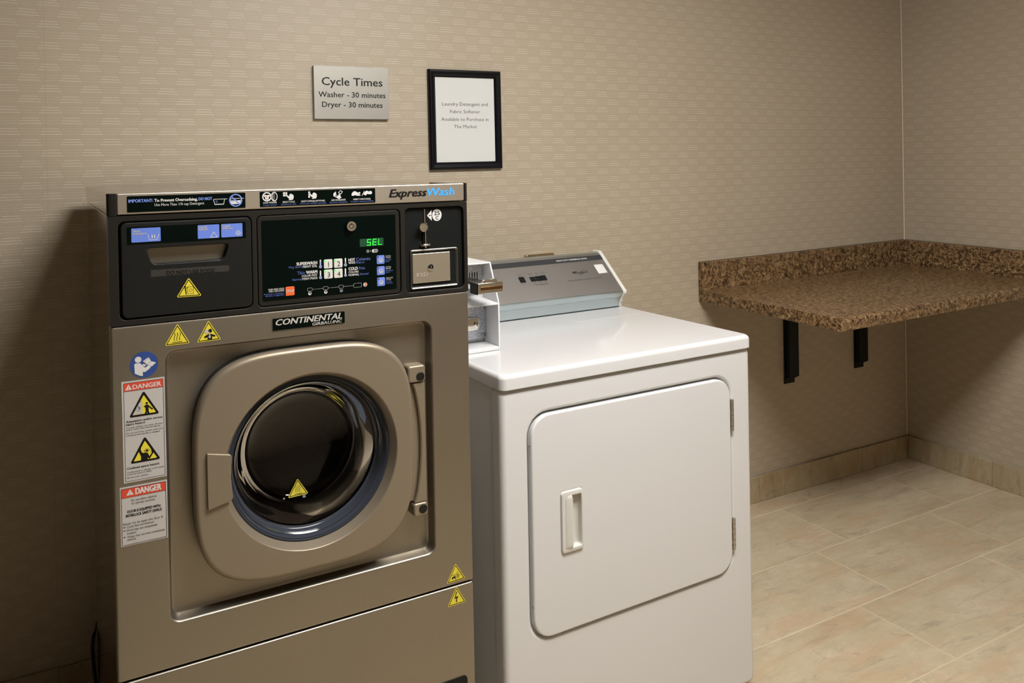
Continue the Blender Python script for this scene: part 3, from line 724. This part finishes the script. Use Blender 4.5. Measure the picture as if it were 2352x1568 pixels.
# coin acceptor
CPN = plate('coin_panel', WA, .5250, .6513, 1.1128, 1.2770, .0060, .0134, .009, 'blk_gloss', .0015)
CPN.data.materials[0] = M['blk']
g = G(front(.006)); g.poly([(.5742, 1.2610), (.5843, 1.2504), (.5843, 1.2718)], 'white', 1); g.disc(.5958, 1.2613, .0103, 'white', 1, .0120, 32)
g.line([(.5782, 1.2611), (.5836, 1.2611)], .0011, 'black_ink', 2); g.poly([(.5775, 1.2611), (.5800, 1.2592), (.5800, 1.2630)], 'black_ink', 2)
g.text('25', .5898, 1.2612, .0078, .6020, 'black_ink', .022); g.text('C', .5930, 1.2520, .0072, .5990, 'black_ink', .022); lab(g.build('coin_print', CPN), 'white 25 C mark with arrow')
mb = MB(); mb.box(.5672, .5690, .0035, .006, 1.2460, 1.2742, 'chrome'); mb.box(.5645, .5671, .0057, .006, 1.2460, 1.2742, 'black_ink'); mb.box(.5672, .5722, .0030, .006, 1.2446, 1.2462, 'chrome'); mb.build('coin_slot', CPN, bevel=.0003)
mb = MB(); mb.loft(lathe(.5615, 1.2392, [(.0045, .006), (.0050, -.001), (.0088, -.002), (.0095, -.0045), (.0088, -.0070), (.0060, -.0078)], 28), 'chrome'); mb.build('return_knob', CPN)
mb = MB(); mb.box(.5630, .5662, .002, .006, 1.2070, 1.2300, 'black_ink'); mb.box(.5662, .5684, -.001, .006, 1.2050, 1.2305, 'chrome'); mb.build('coin_return_guide', CPN, bevel=.0004)
mb = MB(); P = circ(.5685, .0, .0118, 24); mb.loft([[(x, .004 + yy * .55, z) for x, yy in P] for z in (1.2015, 1.2050)], 'chrome'); mb.loft(lathe(.5660, 1.1998, [(.0022, .003), (.0022, -.004), (.001, -.005)], 10), 'chrome'); mb.build('coin_return_cup', CPN, bevel=.0008)
mb = MB(); f1 = lambda d, r: rr(.5360 + d, .6390 - d, 1.1170 + d, 1.1945 - d, r)
mb.loft([at(f1(0, .004), .006), at(f1(0, .004), .0035), at(f1(.0012, .003), .0030), at(f1(.0035, .002), .0045), at(f1(.0065, .001), .0125)], 'screw', False, True); mb.build('coin_vault_frame', CPN)
VD = plate('coin_vault_door', CPN, .5400, .6220, 1.1280, 1.1865, .0030, .0124, .0015, 'brass', .0012)
mb = MB(); mb.loft(lathe(.5790, 1.1583, [(.0062, .003), (.0062, .0012), (.0046, .0006), (.0044, .0028)], 24), 'chrome'); mb.build('vault_lock', CPN)
g = G(front(.0005)); g.disc(.5790, 1.1583, .0043, 'black_ink', -8); g.rect(.5788, .5798, 1.1548, 1.1618, 'mid_grey', -6); g.build('keyhole', CPN)
g = G(front(.0030)); g.text('ESD', .5490, 1.1420, .0062, .5725, 'silver', -.01); g.build('engraving', CPN)

# badge and warning stickers
o, g = sticker(WA, 'maker_badge', rr(.2649, .3986, 1.0676, 1.0893, .0012, 2), -.0002, 'blk_gloss', .0016)
g.text('CONTINENTAL', .2702, 1.0768, .0106, .3932, 'silver', .026, .25); g.text('GIRBAU.INC', .3366, 1.0694, .0054, .3928, 'silver', .02, .2); g.build('lettering', o)
mb = MB(); mb.loft([at(rr(.2632, .4003, 1.0660, 1.0908, .002, 2), .0), at(rr(.2632, .4003, 1.0660, 1.0908, .002, 2), -.0003)], 'steel_f'); mb.build('badge_rim', WA)
o, g = warn_triangle(WA, 'warning_triangle', (.1044, 1.0990), (.1240, 1.0628), (.0832, 1.0627), 0); lab(o, 'yellow hot surface triangle above the recess, left'); waves(g, .1036, 1.0768, 1.); g.build('pictogram', o)
o, g = warn_triangle(WA, 'warning_triangle', (.1549, 1.0988), (.1755, 1.0630), (.1347, 1.0621), 0); lab(o, 'yellow fumes triangle above the recess, right')
g.disc(.1520, 1.0795, .0042, 'label_grey', 2, .0034); g.disc(.1572, 1.0803, .0031, 'black_ink', 3, .0035)
g.poly([(.1471, 1.0714), (.1485, 1.0687), (.1529, 1.0702), (.1529, 1.0657), (.1601, 1.0655), (.1606, 1.0710), (.1649, 1.0692), (.1660, 1.0718), (.1590, 1.0748), (.1564, 1.0741), (.1538, 1.0748)], 'black_ink', 3)
g.disc(.1562, 1.0702, .0018, 'label_grey', 4, .0028); g.line([(.1552, 1.0790), (.1564, 1.0775), (.1562, 1.0715)], .0010, 'label_grey', 4); g.build('pictogram', o)
o, g = sticker(WA, 'manual_sign', circ(.0508, 1.0357, .0218, 40), 0, 'navy')
g.disc(.0417, 1.0452, .0051, 'white', 2); g.poly([(.0356, 1.0375), (.0366, 1.0392), (.0440, 1.0396), (.0462, 1.0372), (.0518, 1.0305), (.0583, 1.0342), (.0606, 1.0338), (.0614, 1.0314), (.0589, 1.0278), (.0520, 1.0233), (.0500, 1.0233), (.0485, 1.0249), (.0483, 1.0168), (.0440, 1.0180), (.0362, 1.0225)][::-1], 'white', 2)
g.poly([(.0488, 1.0419), (.0572, 1.0470), (.0590, 1.0458), (.0616, 1.0401), (.0692, 1.0371), (.0626, 1.0312), (.0543, 1.0350)][::-1], 'white', 2); g.line([(.0616, 1.0401), (.0545, 1.0352)], .0005, 'navy', 3); g.line([(.0590, 1.0458), (.0510, 1.0412), (.0545, 1.0352)], .0004, 'navy', 3)
g.poly([(.0475, 1.0362), (.0500, 1.0372), (.0540, 1.0348), (.0512, 1.0325)][::-1], 'white', 2); g.build('pictogram', o); lab(o, 'round blue read-the-manual sign')

o, g = sticker(WA, 'danger_label', [(.0159, .8420), (.0822, .8420), (.0818, 1.0110), (.0155, 1.0110)], 0, 'label_grey'); lab(o, 'tall red and white danger label with two yellow triangles')
g.rect(.0188, .0793, .9946, 1.0079, 'red', 1); g.box_line(.0188, .0796, .8447, 1.0081, .0005, 'black_ink', 2); g.line([(.0188, .9946), (.0794, .9946)], .0004, 'black_ink', 2)
g.poly([(.0208, .9967), (.0310, .9967), (.0261, 1.0060)], 'white', 2); g.rect(.0257, .0265, .9992, 1.0030, 'red', 3); g.disc(.0261, .9982, .0006, 'red', 3)
g.text('DANGER', .0326, .9969, .0074, .0762, 'white', .022)
g1, g2 = G(front(-.0005)), G(front(-.0005))
for g_, (ax, az, bz) in ((g1, (.0489, .9926, .9500)), (g2, (.0492, .9157, .8729))):
    g_.poly(tri((ax, az), (ax + .0242, bz), (ax - .0234, bz), 0, .0022), 'black_ink', 1); g_.poly(tri((ax, az - .0010), (ax + .0242, bz), (ax - .0234, bz), .0033, .0005), 'yellow', 2)
g1.poly([(.0312, .9538), (.0464, .9538), (.0464, .9745), (.0430, .9748)], 'label_grey', 3); g1.poly([(.0420, .9735), (.0464, .9745), (.0440, .9755)], 'mid_grey', 4)
g1.disc(.0398, .9635, .0030, 'mid_grey', 4, .0048); g1.disc(.0390, .9625, .0018, 'label_grey', 5, .0032); g1.poly([(.0392, .9610), (.0435, .9660), (.0435, .9640)], 'black_ink', 6)
g1.disc(.0534, .9707, .0019, 'black_ink', 4); g1.poly([(.0512, .9680), (.0556, .9678), (.0630, .9596), (.0618, .9582), (.0562, .9640), (.0560, .9575), (.0578, .9520), (.0546, .9520), (.0535, .9562), (.0524, .9520), (.0490, .9520), (.0516, .9575), (.0514, .9645), (.0492, .9662), (.0484, .9648)][::-1], 'black_ink', 4)
g2.poly([(.0395, .8920), (.0412, .8988), (.0432, .8992), (.0426, .8930), (.0448, .8882), (.0532, .8872), (.0556, .8808), (.0596, .8862), (.0586, .8918), (.0606, .8926), (.0628, .8870), (.0562, .8766), (.0530, .8790), (.0527, .8752), (.0427, .8752), (.0430, .8830)][::-1], 'black_ink', 4)
g2.disc(.0520, .8912, .0040, 'black_ink', 4, .0030); g2.ring(.0520, .8912, .0018, .0026, 'yellow', 5, 1.3)
g1.build('hazard_triangle', o); g2.build('hazard_triangle', o)
for t, z, h, x1, bd in (('Amputation and/or serious', .9424, .0034, .0774, .014), ('injury hazard.', .9377, .0034, .0508, .014), ('Turning cylinder can twist off arms', .9323, .0024, .0774, 0), ('and/or cause other serious injuries.', .9289, .0024, .0746, 0),
                        ('Do not reach into cylinder until cycle', .9234, .0024, .0774, 0), ('is finished and cylinder is stopped.', .9195, .0024, .0732, 0), ('Confined space hazard.', .8645, .0034, .0712, .014), ('Confinement in cylinder could result', .8583, .0024, .0774, 0), ('in serious injury or death.', .8548, .0024, .0590, 0), ('Do not enter cylinder.', .8494, .0024, .0540, 0)):
    g.text(t, .0213, z, h, x1, 'black_ink', bd)
g.build('lettering', o)
o, g = sticker(WA, 'danger_label', [(.0095, .7376), (.0821, .7374), (.0824, .8357), (.0095, .8360)], 0, 'label_grey'); lab(o, 'shorter red and white danger label of text only')
g.rect(.0116, .0800, .8180, .8330, 'red', 1); g.box_line(.0116, .0800, .7395, .8330, .0006, 'black_ink', 2); g.line([(.0116, .8180), (.0800, .8180)], .0004, 'black_ink', 2)
g.poly([(.0190, .8215), (.0303, .8215), (.0247, .8312)], 'white', 2); g.rect(.0243, .0251, .8242, .8282, 'red', 3); g.disc(.0247, .8230, .0006, 'red', 3); g.text('DANGER', .0333, .8212, .0100, .0728, 'white', .03)
for t, x0, x1, z, h, bd, c in (('Do not allow children', .0264, .0655, .8104, .0036, 0, 'grey_ink'), ('to operate machine.', .0270, .0636, .8053, .0036, 0, 'grey_ink'), ('DOOR IS EQUIPPED WITH', .0205, .0710, .7922, .0044, .02, 'black_ink'), ('INTERLOCK SAFETY DEVICE', .0181, .0730, .7855, .0044, .02, 'black_ink'),
                               ('Never try to open the door if:', .0133, .0749, .7727, .0040, 0, 'grey_ink'), ('Cycle has not finished.', .0190, .0609, .7675, .0036, 0, 'grey_ink'), ('Drum has not completely', .0189, .0658, .7617, .0036, 0, 'grey_ink'), ('stopped.', .0191, .0336, .7566, .0036, 0, 'grey_ink'), ('Water has not been completely', .0191, .0774, .7506, .0036, 0, 'grey_ink'), ('drained.', .0190, .0330, .7459, .0036, 0, 'grey_ink')):
    g.text(t, x0, z, h, x1, c, bd)
for z in (.7688, .7634, .7526): g.rect(.0135, .0167, z - .0002, z + .0010, 'black_ink', 2)
g.build('lettering', o)
o, g = warn_triangle(WA, 'warning_triangle', (.6193, .5555), (.6408, .5199), (.5988, .5186), 0); lab(o, 'yellow moving belt triangle above the service panel seam')
g.line([(.6105, .5328), (.6235, .5332)], .0006, 'black_ink', 2); g.ring(.6240, .5292, .0035, .0040, 'black_ink', 2); g.ring(.6240, .5292, .0012, .0020, 'black_ink', 2); g.poly([(.6106, .5238), (.6106, .5287), (.6178, .5312), (.6186, .5267), (.6203, .5222), (.6172, .5262), (.6140, .5268)][::-1], 'black_ink', 2); g.line([(.6215, .5350), (.6222, .5378)], .0008, 'black_ink', 2); g.line([(.6232, .5350), (.6250, .5368)], .0008, 'black_ink', 2); g.build('pictogram', o)
o, g = warn_triangle(WA, 'warning_triangle', (.6205, .5084), (.6410, .4718), (.5994, .4713), 0); lab(o, 'yellow lightning bolt triangle on the service panel')
g.poly([(.6194, .4980), (.6152, .4840), (.6202, .4853), (.6183, .4792), (.6193, .4756), (.6216, .4786), (.6204, .4794), (.6236, .4887), (.6178, .4876), (.6213, .4976)], 'black_ink', 2); g.build('pictogram', o)

# door
n = 112
DC = (.326, .829); HC = (.332, .8238)
se = lambda d: superell(DC[0], DC[1], .2025 - d, .2035 - d, 3.7, n)
ci = lambda r: circ(HC[0], HC[1], r, n)
mb = MB(); loops = [at(se(.003), .006), at(se(0), .002), at(se(0), -.0085)]
for i in range(1, 6):
    a = R(90 * i / 5); loops.append(at(se(.0085 * (1 - math.cos(a))), -.0085 - .0085 * math.sin(a)))
loops += [at(ci(.1630), -.0170), at(ci(.1612), -.0166), at(ci(.1598), -.0152), at(ci(.1560), -.0050), at(ci(.1525), .0020), at(ci(.1515), .006)]
mb.loft(loops, 'door_p', False, False); DO = mb.build('door', WA)
mb = MB(); mb.loft([at(se(.002), .0058), at(se(.001), .010), at(se(.001), .0248)], 'rubber', False, False); mb.build('door_seal', DO)
mb = MB(); mb.loft(lathe(*HC, [(.1530, .0035), (.1490, .0020), (.1475, .0045), (.1462, .0040), (.1450, .0075), (.1430, .0130), (.1418, .0125), (.1405, .0200), (.1385, .0300), (.1370, .0310), (.1355, .0345)], n), 'gasket', False, False); lab(mb.build('gasket', DO), 'blue grey ring seal around the glass')
bowl = [(.1362, .0330), (.1335, .0315), (.1305, .0330), (.1275, .0400), (.1235, .0520), (.1180, .0700), (.1120, .0880), (.1040, .1000), (.0920, .1080), (.0725, .1125), (.0500, .1160), (.0250, .1180), (.0010, .1185)]
outer = [(r + .005 if r > .1 else r + .002, y + .006) for r, y in bowl][::-1]
mb = MB(); mb.loft(lathe(*HC, bowl + outer[1:-1] + [(.1362, .0415)], n), 'glass', False, False); lab(mb.build('door_glass', DO), 'dark bowl-shaped door glass')
mb = MB(); mb.loft(lathe(*HC, [(.1725, .0600), (.1725, .075), (.205, .080), (.205, .40), (.19, .42), (.001, .425)], 72), 'drum', False, True); mb.build('drum', WA)
for k_ in range(3):
    a = R(90 + 120 * k_); c, s_ = math.cos(a), math.sin(a)
    mb = MB(); mb.loft([[(HC[0] + rr_ * c - tt * s_, y, HC[1] + rr_ * s_ + tt * c) for rr_, tt in ((.206, -.03), (.150, -.008), (.150, .008), (.206, .03))] for y in (.10, .39)], 'drum'); mb.build('drum_lifter', WA)
# warning triangle on the glass, handle plate, hinge
P0 = [(.1445, .8745), (.1445, .7765)]
hp = lambda d: [(.1452 + d, .8735 - d)] + [(.1440 + d, .8725 - d), (.1438 + d, .80), (.1440 + d, .7785 + d), (.1455 + d, .7765 + d), (.1800 - d, .7842 + d), (.1840 - d, .7862 + d), (.1862 - d, .7910 + d * .5), (.1846 - d, .8040), (.1832 - d, .8250), (.1840 - d, .8460), (.1852 - d, .8560), (.1850 - d, .8620 - d), (.1822 - d, .8655 - d)]
mb = MB(); slab(mb, hp, -.0225, -.0165, .0014, 'door_p'); mb.build('latch_plate', DO)
mb = MB(); mb.box(.500, .5560, .0075, .0248, .6990, .9300, 'door_p')
cv = [(.5330 + .0160 * math.sin(math.pi * i / 20) ** .7, .6970 + .2350 * i / 20) for i in range(21)]
P = [(.5600, .6970), (.5600, .9320)] + cv[::-1]
mb.loft([at(P, .0248), at(P, .0010), at([(x - .0012 if x > .555 else x + .0025, z) for x, z in P], -.0010)], 'door_p')
mb.build('hinge_arm', DO)
for x0, x1, z0, z1, cx, cz in ((.5235, .5605, .9340, .9675, .5490, .9452), (.5300, .5605, .6690, .6955, .5497, .6832)):
    h = MB(); slab(h, lambda d: rr(x0 + d, x1 - d, z0 + d, z1 - d, max(.006 - d, .001)), -.0040, .0248, .0045, 'door_p', 4); h = h.build('hinge_block', WA)
    c = MB(); c.loft(lathe(cx, cz, [(.0088, -.0039), (.0085, -.0050), (.0078, -.0054), (.0060, -.0050)], 24), 'blk_tex'); c.build('hinge_cap', h)

def gmap(x, z, l): return (x, .1105 - (.7512 - z) * .36 - .0030 - l * .0002, z)
g = G(gmap); A = (.3318, .7520); B = (.3502, .7222); C_ = (.3092, .7210)
g.poly(tri(A, B, C_, 0, .0018), 'yellow', 0); g.band(tri(A, B, C_, .0013, .0008), tri(A, B, C_, .0026, .0004), 'black_ink'); waves(g, .3302, .7335, .88)
lab(g.build('glass_warning_triangle', DO), 'yellow hot surface triangle on the door glass')
mb = MB(); mb.tube([(.03, .838, .25), (.006, .846, .21), (-.0035, .853, .175), (-.0070, .857, .145), (-.0050, .857, .10), (-.0005, .855, .05), (.006, .848, .006)], .0045, 'rubber', 10)
lab(mb.build('power_cord', WA), 'black cord behind the lower left edge')

# ================================================================ DRYER  (local: x right, y into the wall, z up; lid front at y = 0)
DY = thing('clothes_dryer', 'white coin-operated clothes dryer with square hinged door', 'dryer', (0, -.8687, 0), (0, 0, R(1.2363)))
MB().box(.0045, .7325, .047, .660, .020, .8798, 'enamel').build('cabinet', DY, bevel=.003)
for x in (.05, .687):
    for y in (.08, .61): MB().loft([[(x + .018 * math.cos(t), y + .018 * math.sin(t), z) for t in [k * math.pi / 8 for k in range(16)]] for z in (0, .0195)], 'blk').build('foot', DY)
# front panel with dished door opening
mb = MB(); o_ = lambda d: rr(.0012 + d, .7358 - d, .0200 + d, .8786 - d, max(.012 - d * .4, .003))
q = lambda d: rr(.0660 + d, .6660 - d, .3222 + d, .8208 - d, .053 - d)
loops = [at(o_(.001), .0468), at(o_(0), .0445), at(o_(0), .0190)]
for i in range(1, 6):
    a = R(90 * i / 5); loops.append(at(o_(.013 * (1 - math.cos(a))), .0060 + .013 * (1 - math.sin(a))))
loops += [at(q(-.0070), .0060), at(q(-.0030), .0068), at(q(0), .0095), at(q(.003), .0180)]
mb.loft(loops, 'enamel', False, True); mb.build('front_panel', DY)
# lid
mb = MB(); lf = lambda d: rr(d, .737 - d, d, .664 - d, .016)
loops = []
for d, z in ((.012, .8803), (.0015, .8804), (.0, .8820), (0, .9035), (.0008, .9072), (.0030, .9108), (.0062, .9132), (.0105, .9140)): loops.append([(x, y, z) for x, y in lf(d)])
mb.loft(loops, 'enamel', True, True); mb.build('lid', DY)
mb = MB(); mb.loft([[(x, y, z) for x, y in rr(.4684, .6975, .3965, .4862, .004, 3)] for z in (.9139, .9144)], 'enamel'); lab(mb.build('lid_reflection', DY, bevel=.0003), 'thin raised rectangle standing in for a reflection on the lid')  # raised outline modelled in place of a reflection in the enamel
# door with pull
mb = MB(); d_ = lambda d: rr(.0716 + d, .6598 - d, .3278 + d, .8152 - d, .048 - d)
hq = lambda d: rr(.1462 + d, .2010 - d, .5030 + d, .6358 - d, .006)
loops = [at(d_(0), .0160), at(d_(0), .0050)]
for i in range(1, 5):
    a = R(90 * i / 4); loops.append(at(d_(.0045 * (1 - math.cos(a))), .0005 + .0045 * (1 - math.sin(a))))
loops += [at(hq(-.006), .0005), at(hq(-.002), .0016), at(hq(0), .0030), at(hq(0), .012)]
mb.loft(loops, 'enamel', False, False); DD = mb.build('door', DY)
mb = MB(); hf = lambda d: rr(.1448 + d, .2024 - d, .5015 + d, .6372 - d, .0075 - d * .6)
pk = lambda d: rr(.1698 + d, .1972 - d, .5115 + d, .6262 - d, .0035)
mb.loft([at(hf(0), .0060), at(hf(0), -.0012), at(hf(.0010), -.0034), at(hf(.0032), -.0042), at(pk(-.0012), -.0042), at(pk(0), -.0030), at(pk(.0005), .0085), at(pk(.004), .0105)], 'plastic_w', False, True); HD = mb.build('handle', DD)
mb = MB(); ends = ((.5100, 0), (.5185, 1), (.6195, 1), (.6280, 0))
mb.loft([[(.1530, -.0040, z), (.1560 + .006 * (1 - t), -.0042 - .0030 * t, z), (.1690, -.0042 - .0052 * t, z), (.1712, -.0042 - .0042 * t, z), (.1712, -.0036, z)] for z, t in ends], 'plastic_w'); mb.build('pull_lip', HD)
for z0 in (.6795, .3795):
    mb = MB(); hh = .0795 / 6
    for i in range(6):
        za = z0 + i * hh + .0003; zb = z0 + (i + 1) * hh - .0003
        mb.loft([[(.6655 + .0043 * math.cos(t), .0016 + .0043 * math.sin(t), z) for t in [k * math.pi / 6 for k in range(12)]] for z in (za, zb)], 'hinge')
        if i % 2: mb.box(.6600, .6655, .0030, .0045, za, zb, 'hinge')
    mb.build('door_hinge', DY)
for x, z in ((.0700, .7520), (.0725, .4020)):
    mb = MB(); mb.loft(lathe(x, z, [(.0016, .0085), (.0016, .003), (.0010, .0022)], 10), 'screw'); mb.build('door_catch', DY)

# console
A_ = Vector((.6201, 1.0710)); B_ = Vector((.4992, .9657)); LN = (B_ - A_).length; NN = Vector((-.657, .754)); DD_ = (B_ - A_) / LN
def cmap(x, v, l, h=.0014):
    p = A_ - DD_ * v + NN * (h + l * .00018); return (x, p.x, p.y)
prof = [(.655, .9146), (.5218, .9146), (.5140, .9440), (.5060, .9475), (.4985, .9600), (.4992, .9657), (.6201, 1.0710), (.6260, 1.0728), (.655, 1.0728)]
mb = MB(); mb.loft([[(x, y, z) for y, z in prof] for x in (.0236, .7134)], 'alu_g'); CN = mb.build('console', DY)
MB().box(.0240, .7130, .5190, .5240, .9141, .9150, 'blk').build('console_gasket', CN, smooth=False)
def cplate(name, parent, x0, x1, s0, s1, h0, h1, mat, bev=0):
    mb = MB(); v0, v1 = -s1 * LN, -s0 * LN
    mb.loft([[cmap(x0, v0, 0, h), cmap(x1, v0, 0, h), cmap(x1, v1, 0, h), cmap(x0, v1, 0, h)] for h in (h0, h1)], mat); return mb.build(name, parent, bevel=bev)
cplate('control_plate', CN, .0240, .7130, .010, .985, -.0005, .0012, 'alu', .0004)
tb = cplate('title_band', CN, .0240, .7128, .052, .175, .0011, .0015, 'band')
wl = cplate('white_sticker', CN, .6655, .6990, .2940, .5220, .0011, .0015, 'white'); lab(wl, 'square white sticker on the right of the console')
g = G(cmap); V_ = lambda s_: -s_ * LN
g.text('HEAVY DUTY COMMERCIAL DRYER', .5416, V_(.130), .0052, .6553, 'white', .02); g.build('title_lettering', CN); g = G(cmap)
for t, x, s_ in (('PUSH TO', .3905, .368), ('START', .3905, .402), ('REGULAR', .4270, .368), ('HEAVY', .4270, .400), ('PERM', .4495, .366), ('PRESS', .4495, .398), ('KNITS', .4705, .364), ('DELICATES', .4705, .396)):
    g.text(t, x, V_(s_), .0026, None, 'grey_ink', 0, 0, 'C')
    if t == 'START': g.build('start_lettering', CN); g = G(cmap)
g.build('fabric_lettering', CN); g = G(cmap)
for t, x, s_, h in (('HIGH', .4277, .600, .0026), ('MEDIUM', .4470, .600, .0026), ('LOW', .4655, .600, .0026), ('DRY TEMPERATURES', .4469, .652, .0034)): g.text(t, x, V_(s_), h, None, 'grey_ink', 0, 0, 'C')
g.build('temperature_lettering', CN); g = G(cmap)
g.text('Whirlpool', .5740, V_(.478), .0098, .6300, 'black_ink', .0, .25)
ell = [(.6085 + .0165 * math.cos(t) * .86 - .0085 * math.sin(t) * -.55, V_(.455) + .0085 * math.sin(t) * .86 + .0165 * math.cos(t) * .5) for t in [k * 2 * math.pi / 28 for k in range(27)]]
g.line(ell, .0007, 'black_ink', 2); g.poly([(.5720, V_(.430)), (.5790, V_(.418)), (.5900, V_(.424)), (.5900, V_(.436)), (.5790, V_(.440))][::-1], 'black_ink', 2)
g.build('logo', CN); g = G(cmap)
g.text('WORLD LEADER IN LAUNDRY PRODUCTS', .5386, V_(.640), .0033, .6657, 'grey_ink', .008)
g.build('slogan_lettering', CN)
cplate('start_button', CN, .3815, .3990, .4310, .5560, .0005, .0045, 'blk', .0008)
for i in range(3): cplate('temperature_switch', CN, .4178 + i * .0187, .4359 + i * .0187, .4400, .5550, .0005, (.0016, .0030, .0040)[i], 'blk', .0008)
ec = [(.658, .9146), (.5205, .9146), (.5120, .9400), (.4950, .9585), (.4945, .9665), (.6205, 1.0765), (.6270, 1.0785), (.658, 1.0785)]
for x0, x1 in ((.0112, .0232), (.7138, .7258)):
    mb = MB(); mb.loft([[(x, y, z) for y, z in ec] for x in (x0, x1)], 'plastic_w'); E_ = mb.build('console_end_cap', DY, bevel=.003, seg=3)
    MB().loft([[(x0 + .006 + .0018 * math.cos(t), y, .9275 + .0024 * math.sin(t)) for t in [k * math.pi / 5 for k in range(10)]] for y in (.5180, .5150)], 'screw').build('screw', E_)

# coin meter standing on the lid
CM = link('coin_meter', None, DY); CM.empty_display_size = .03; lab(CM, 'white coin meter case with chrome slide')
cp = [(.2165, .9146), (.2165, 1.0285), (.2570, 1.1225), (.440, 1.1225), (.440, .9146)]
mb = MB()
for x0, x1 in ((.004, .008), (.1170, .1212)): mb.loft([[(x, y, z) for y, z in cp] for x in (x0, x1)], 'coin_w')
mb.box(.008, .117, .2560, .440, 1.1185, 1.1225, 'coin_w'); mb.box(.008, .117, .2170, .440, .9146, .9235, 'coin_w'); mb.box(.008, .117, .290, .440, .9235, 1.1185, 'coin_w')
mb.loft([[(x, .2170, 1.0235), (x, .2185, 1.0285), (x, .290, 1.0330), (x, .290, 1.0235)] for x in (.008, .117)], 'coin_w')
mb.build('meter_case', CM, bevel=.0012)
MB().box(.015, .1132, .2865, .2898, 1.0430, 1.1115, 'galv').build('slide_mount', CM, bevel=.001)
mb = MB()
for i in range(12): mb.box(.0210 + i * .0069, .0233 + i * .0069, .2855, .2864, 1.0770, 1.0965, 'black_ink')
mb.build('coin_slots', CM, smooth=False)
MB().box(.013, .1166, .2790, .2898, .9330, 1.0160, 'galv').build('lock_plate', CM, bevel=.001)
lk = MB(); slab(lk, lambda d: rr(.0400 + d, .0985 - d, .9560 + d, .9885 - d, max(.012 - d, .002)), .2690, .2789, .004, 'chrome'); lk.loft(lathe(.0850, .9715, [(.0064, .2690), (.0064, .2660), (.0050, .2652)], 20), 'chrome'); lk.build('lock', CM)
MB().box(.0842, .0858, .2645, .2651, .9670, .9760, 'black_ink').build('keyhole', CM, smooth=False)
for x, z in ((.1080, .9425), (.1085, 1.0100)):
    mb = MB(); mb.loft(lathe(x, z, [(.0062, .2789), (.0058, .2765), (.0030, .2752)], 16), 'screw'); mb.build('screw', CM)
mb = MB(); mb.box(.0350, .1005, .1620, .1740, 1.0628, 1.0872, 'chrome'); mb.loft([[(.0507 + d, .1625, z), (.0855 - d, .1625, z), (.0855 - d, .1735, z), (.0507 + d, .1735, z)] for z, d in ((1.0870, -.004), (1.0905, 0), (1.0946, .001))], 'chrome')
mb.box(.0440, .0920, .1740, .2860, 1.0670, 1.0790, 'chrome'); mb.box(.0420, .0985, .1605, .1620, 1.0700, 1.0790, 'slide_reflection'); mb.build('coin_slide', CM, bevel=.0012)  # brown strip stands in for a reflection on the chrome front
MB().box(.0335, .0349, .1630, .2000, 1.0610, 1.0870, 'blk').build('slide_stop', CM, bevel=.0006)
for x in (.0560, .0628, .0696, .0764, .0832):
    MB().box(x, x + .0030, .1760, .2840, 1.0792, 1.0835, 'chrome').build('coin_rail', CM, bevel=.0006)
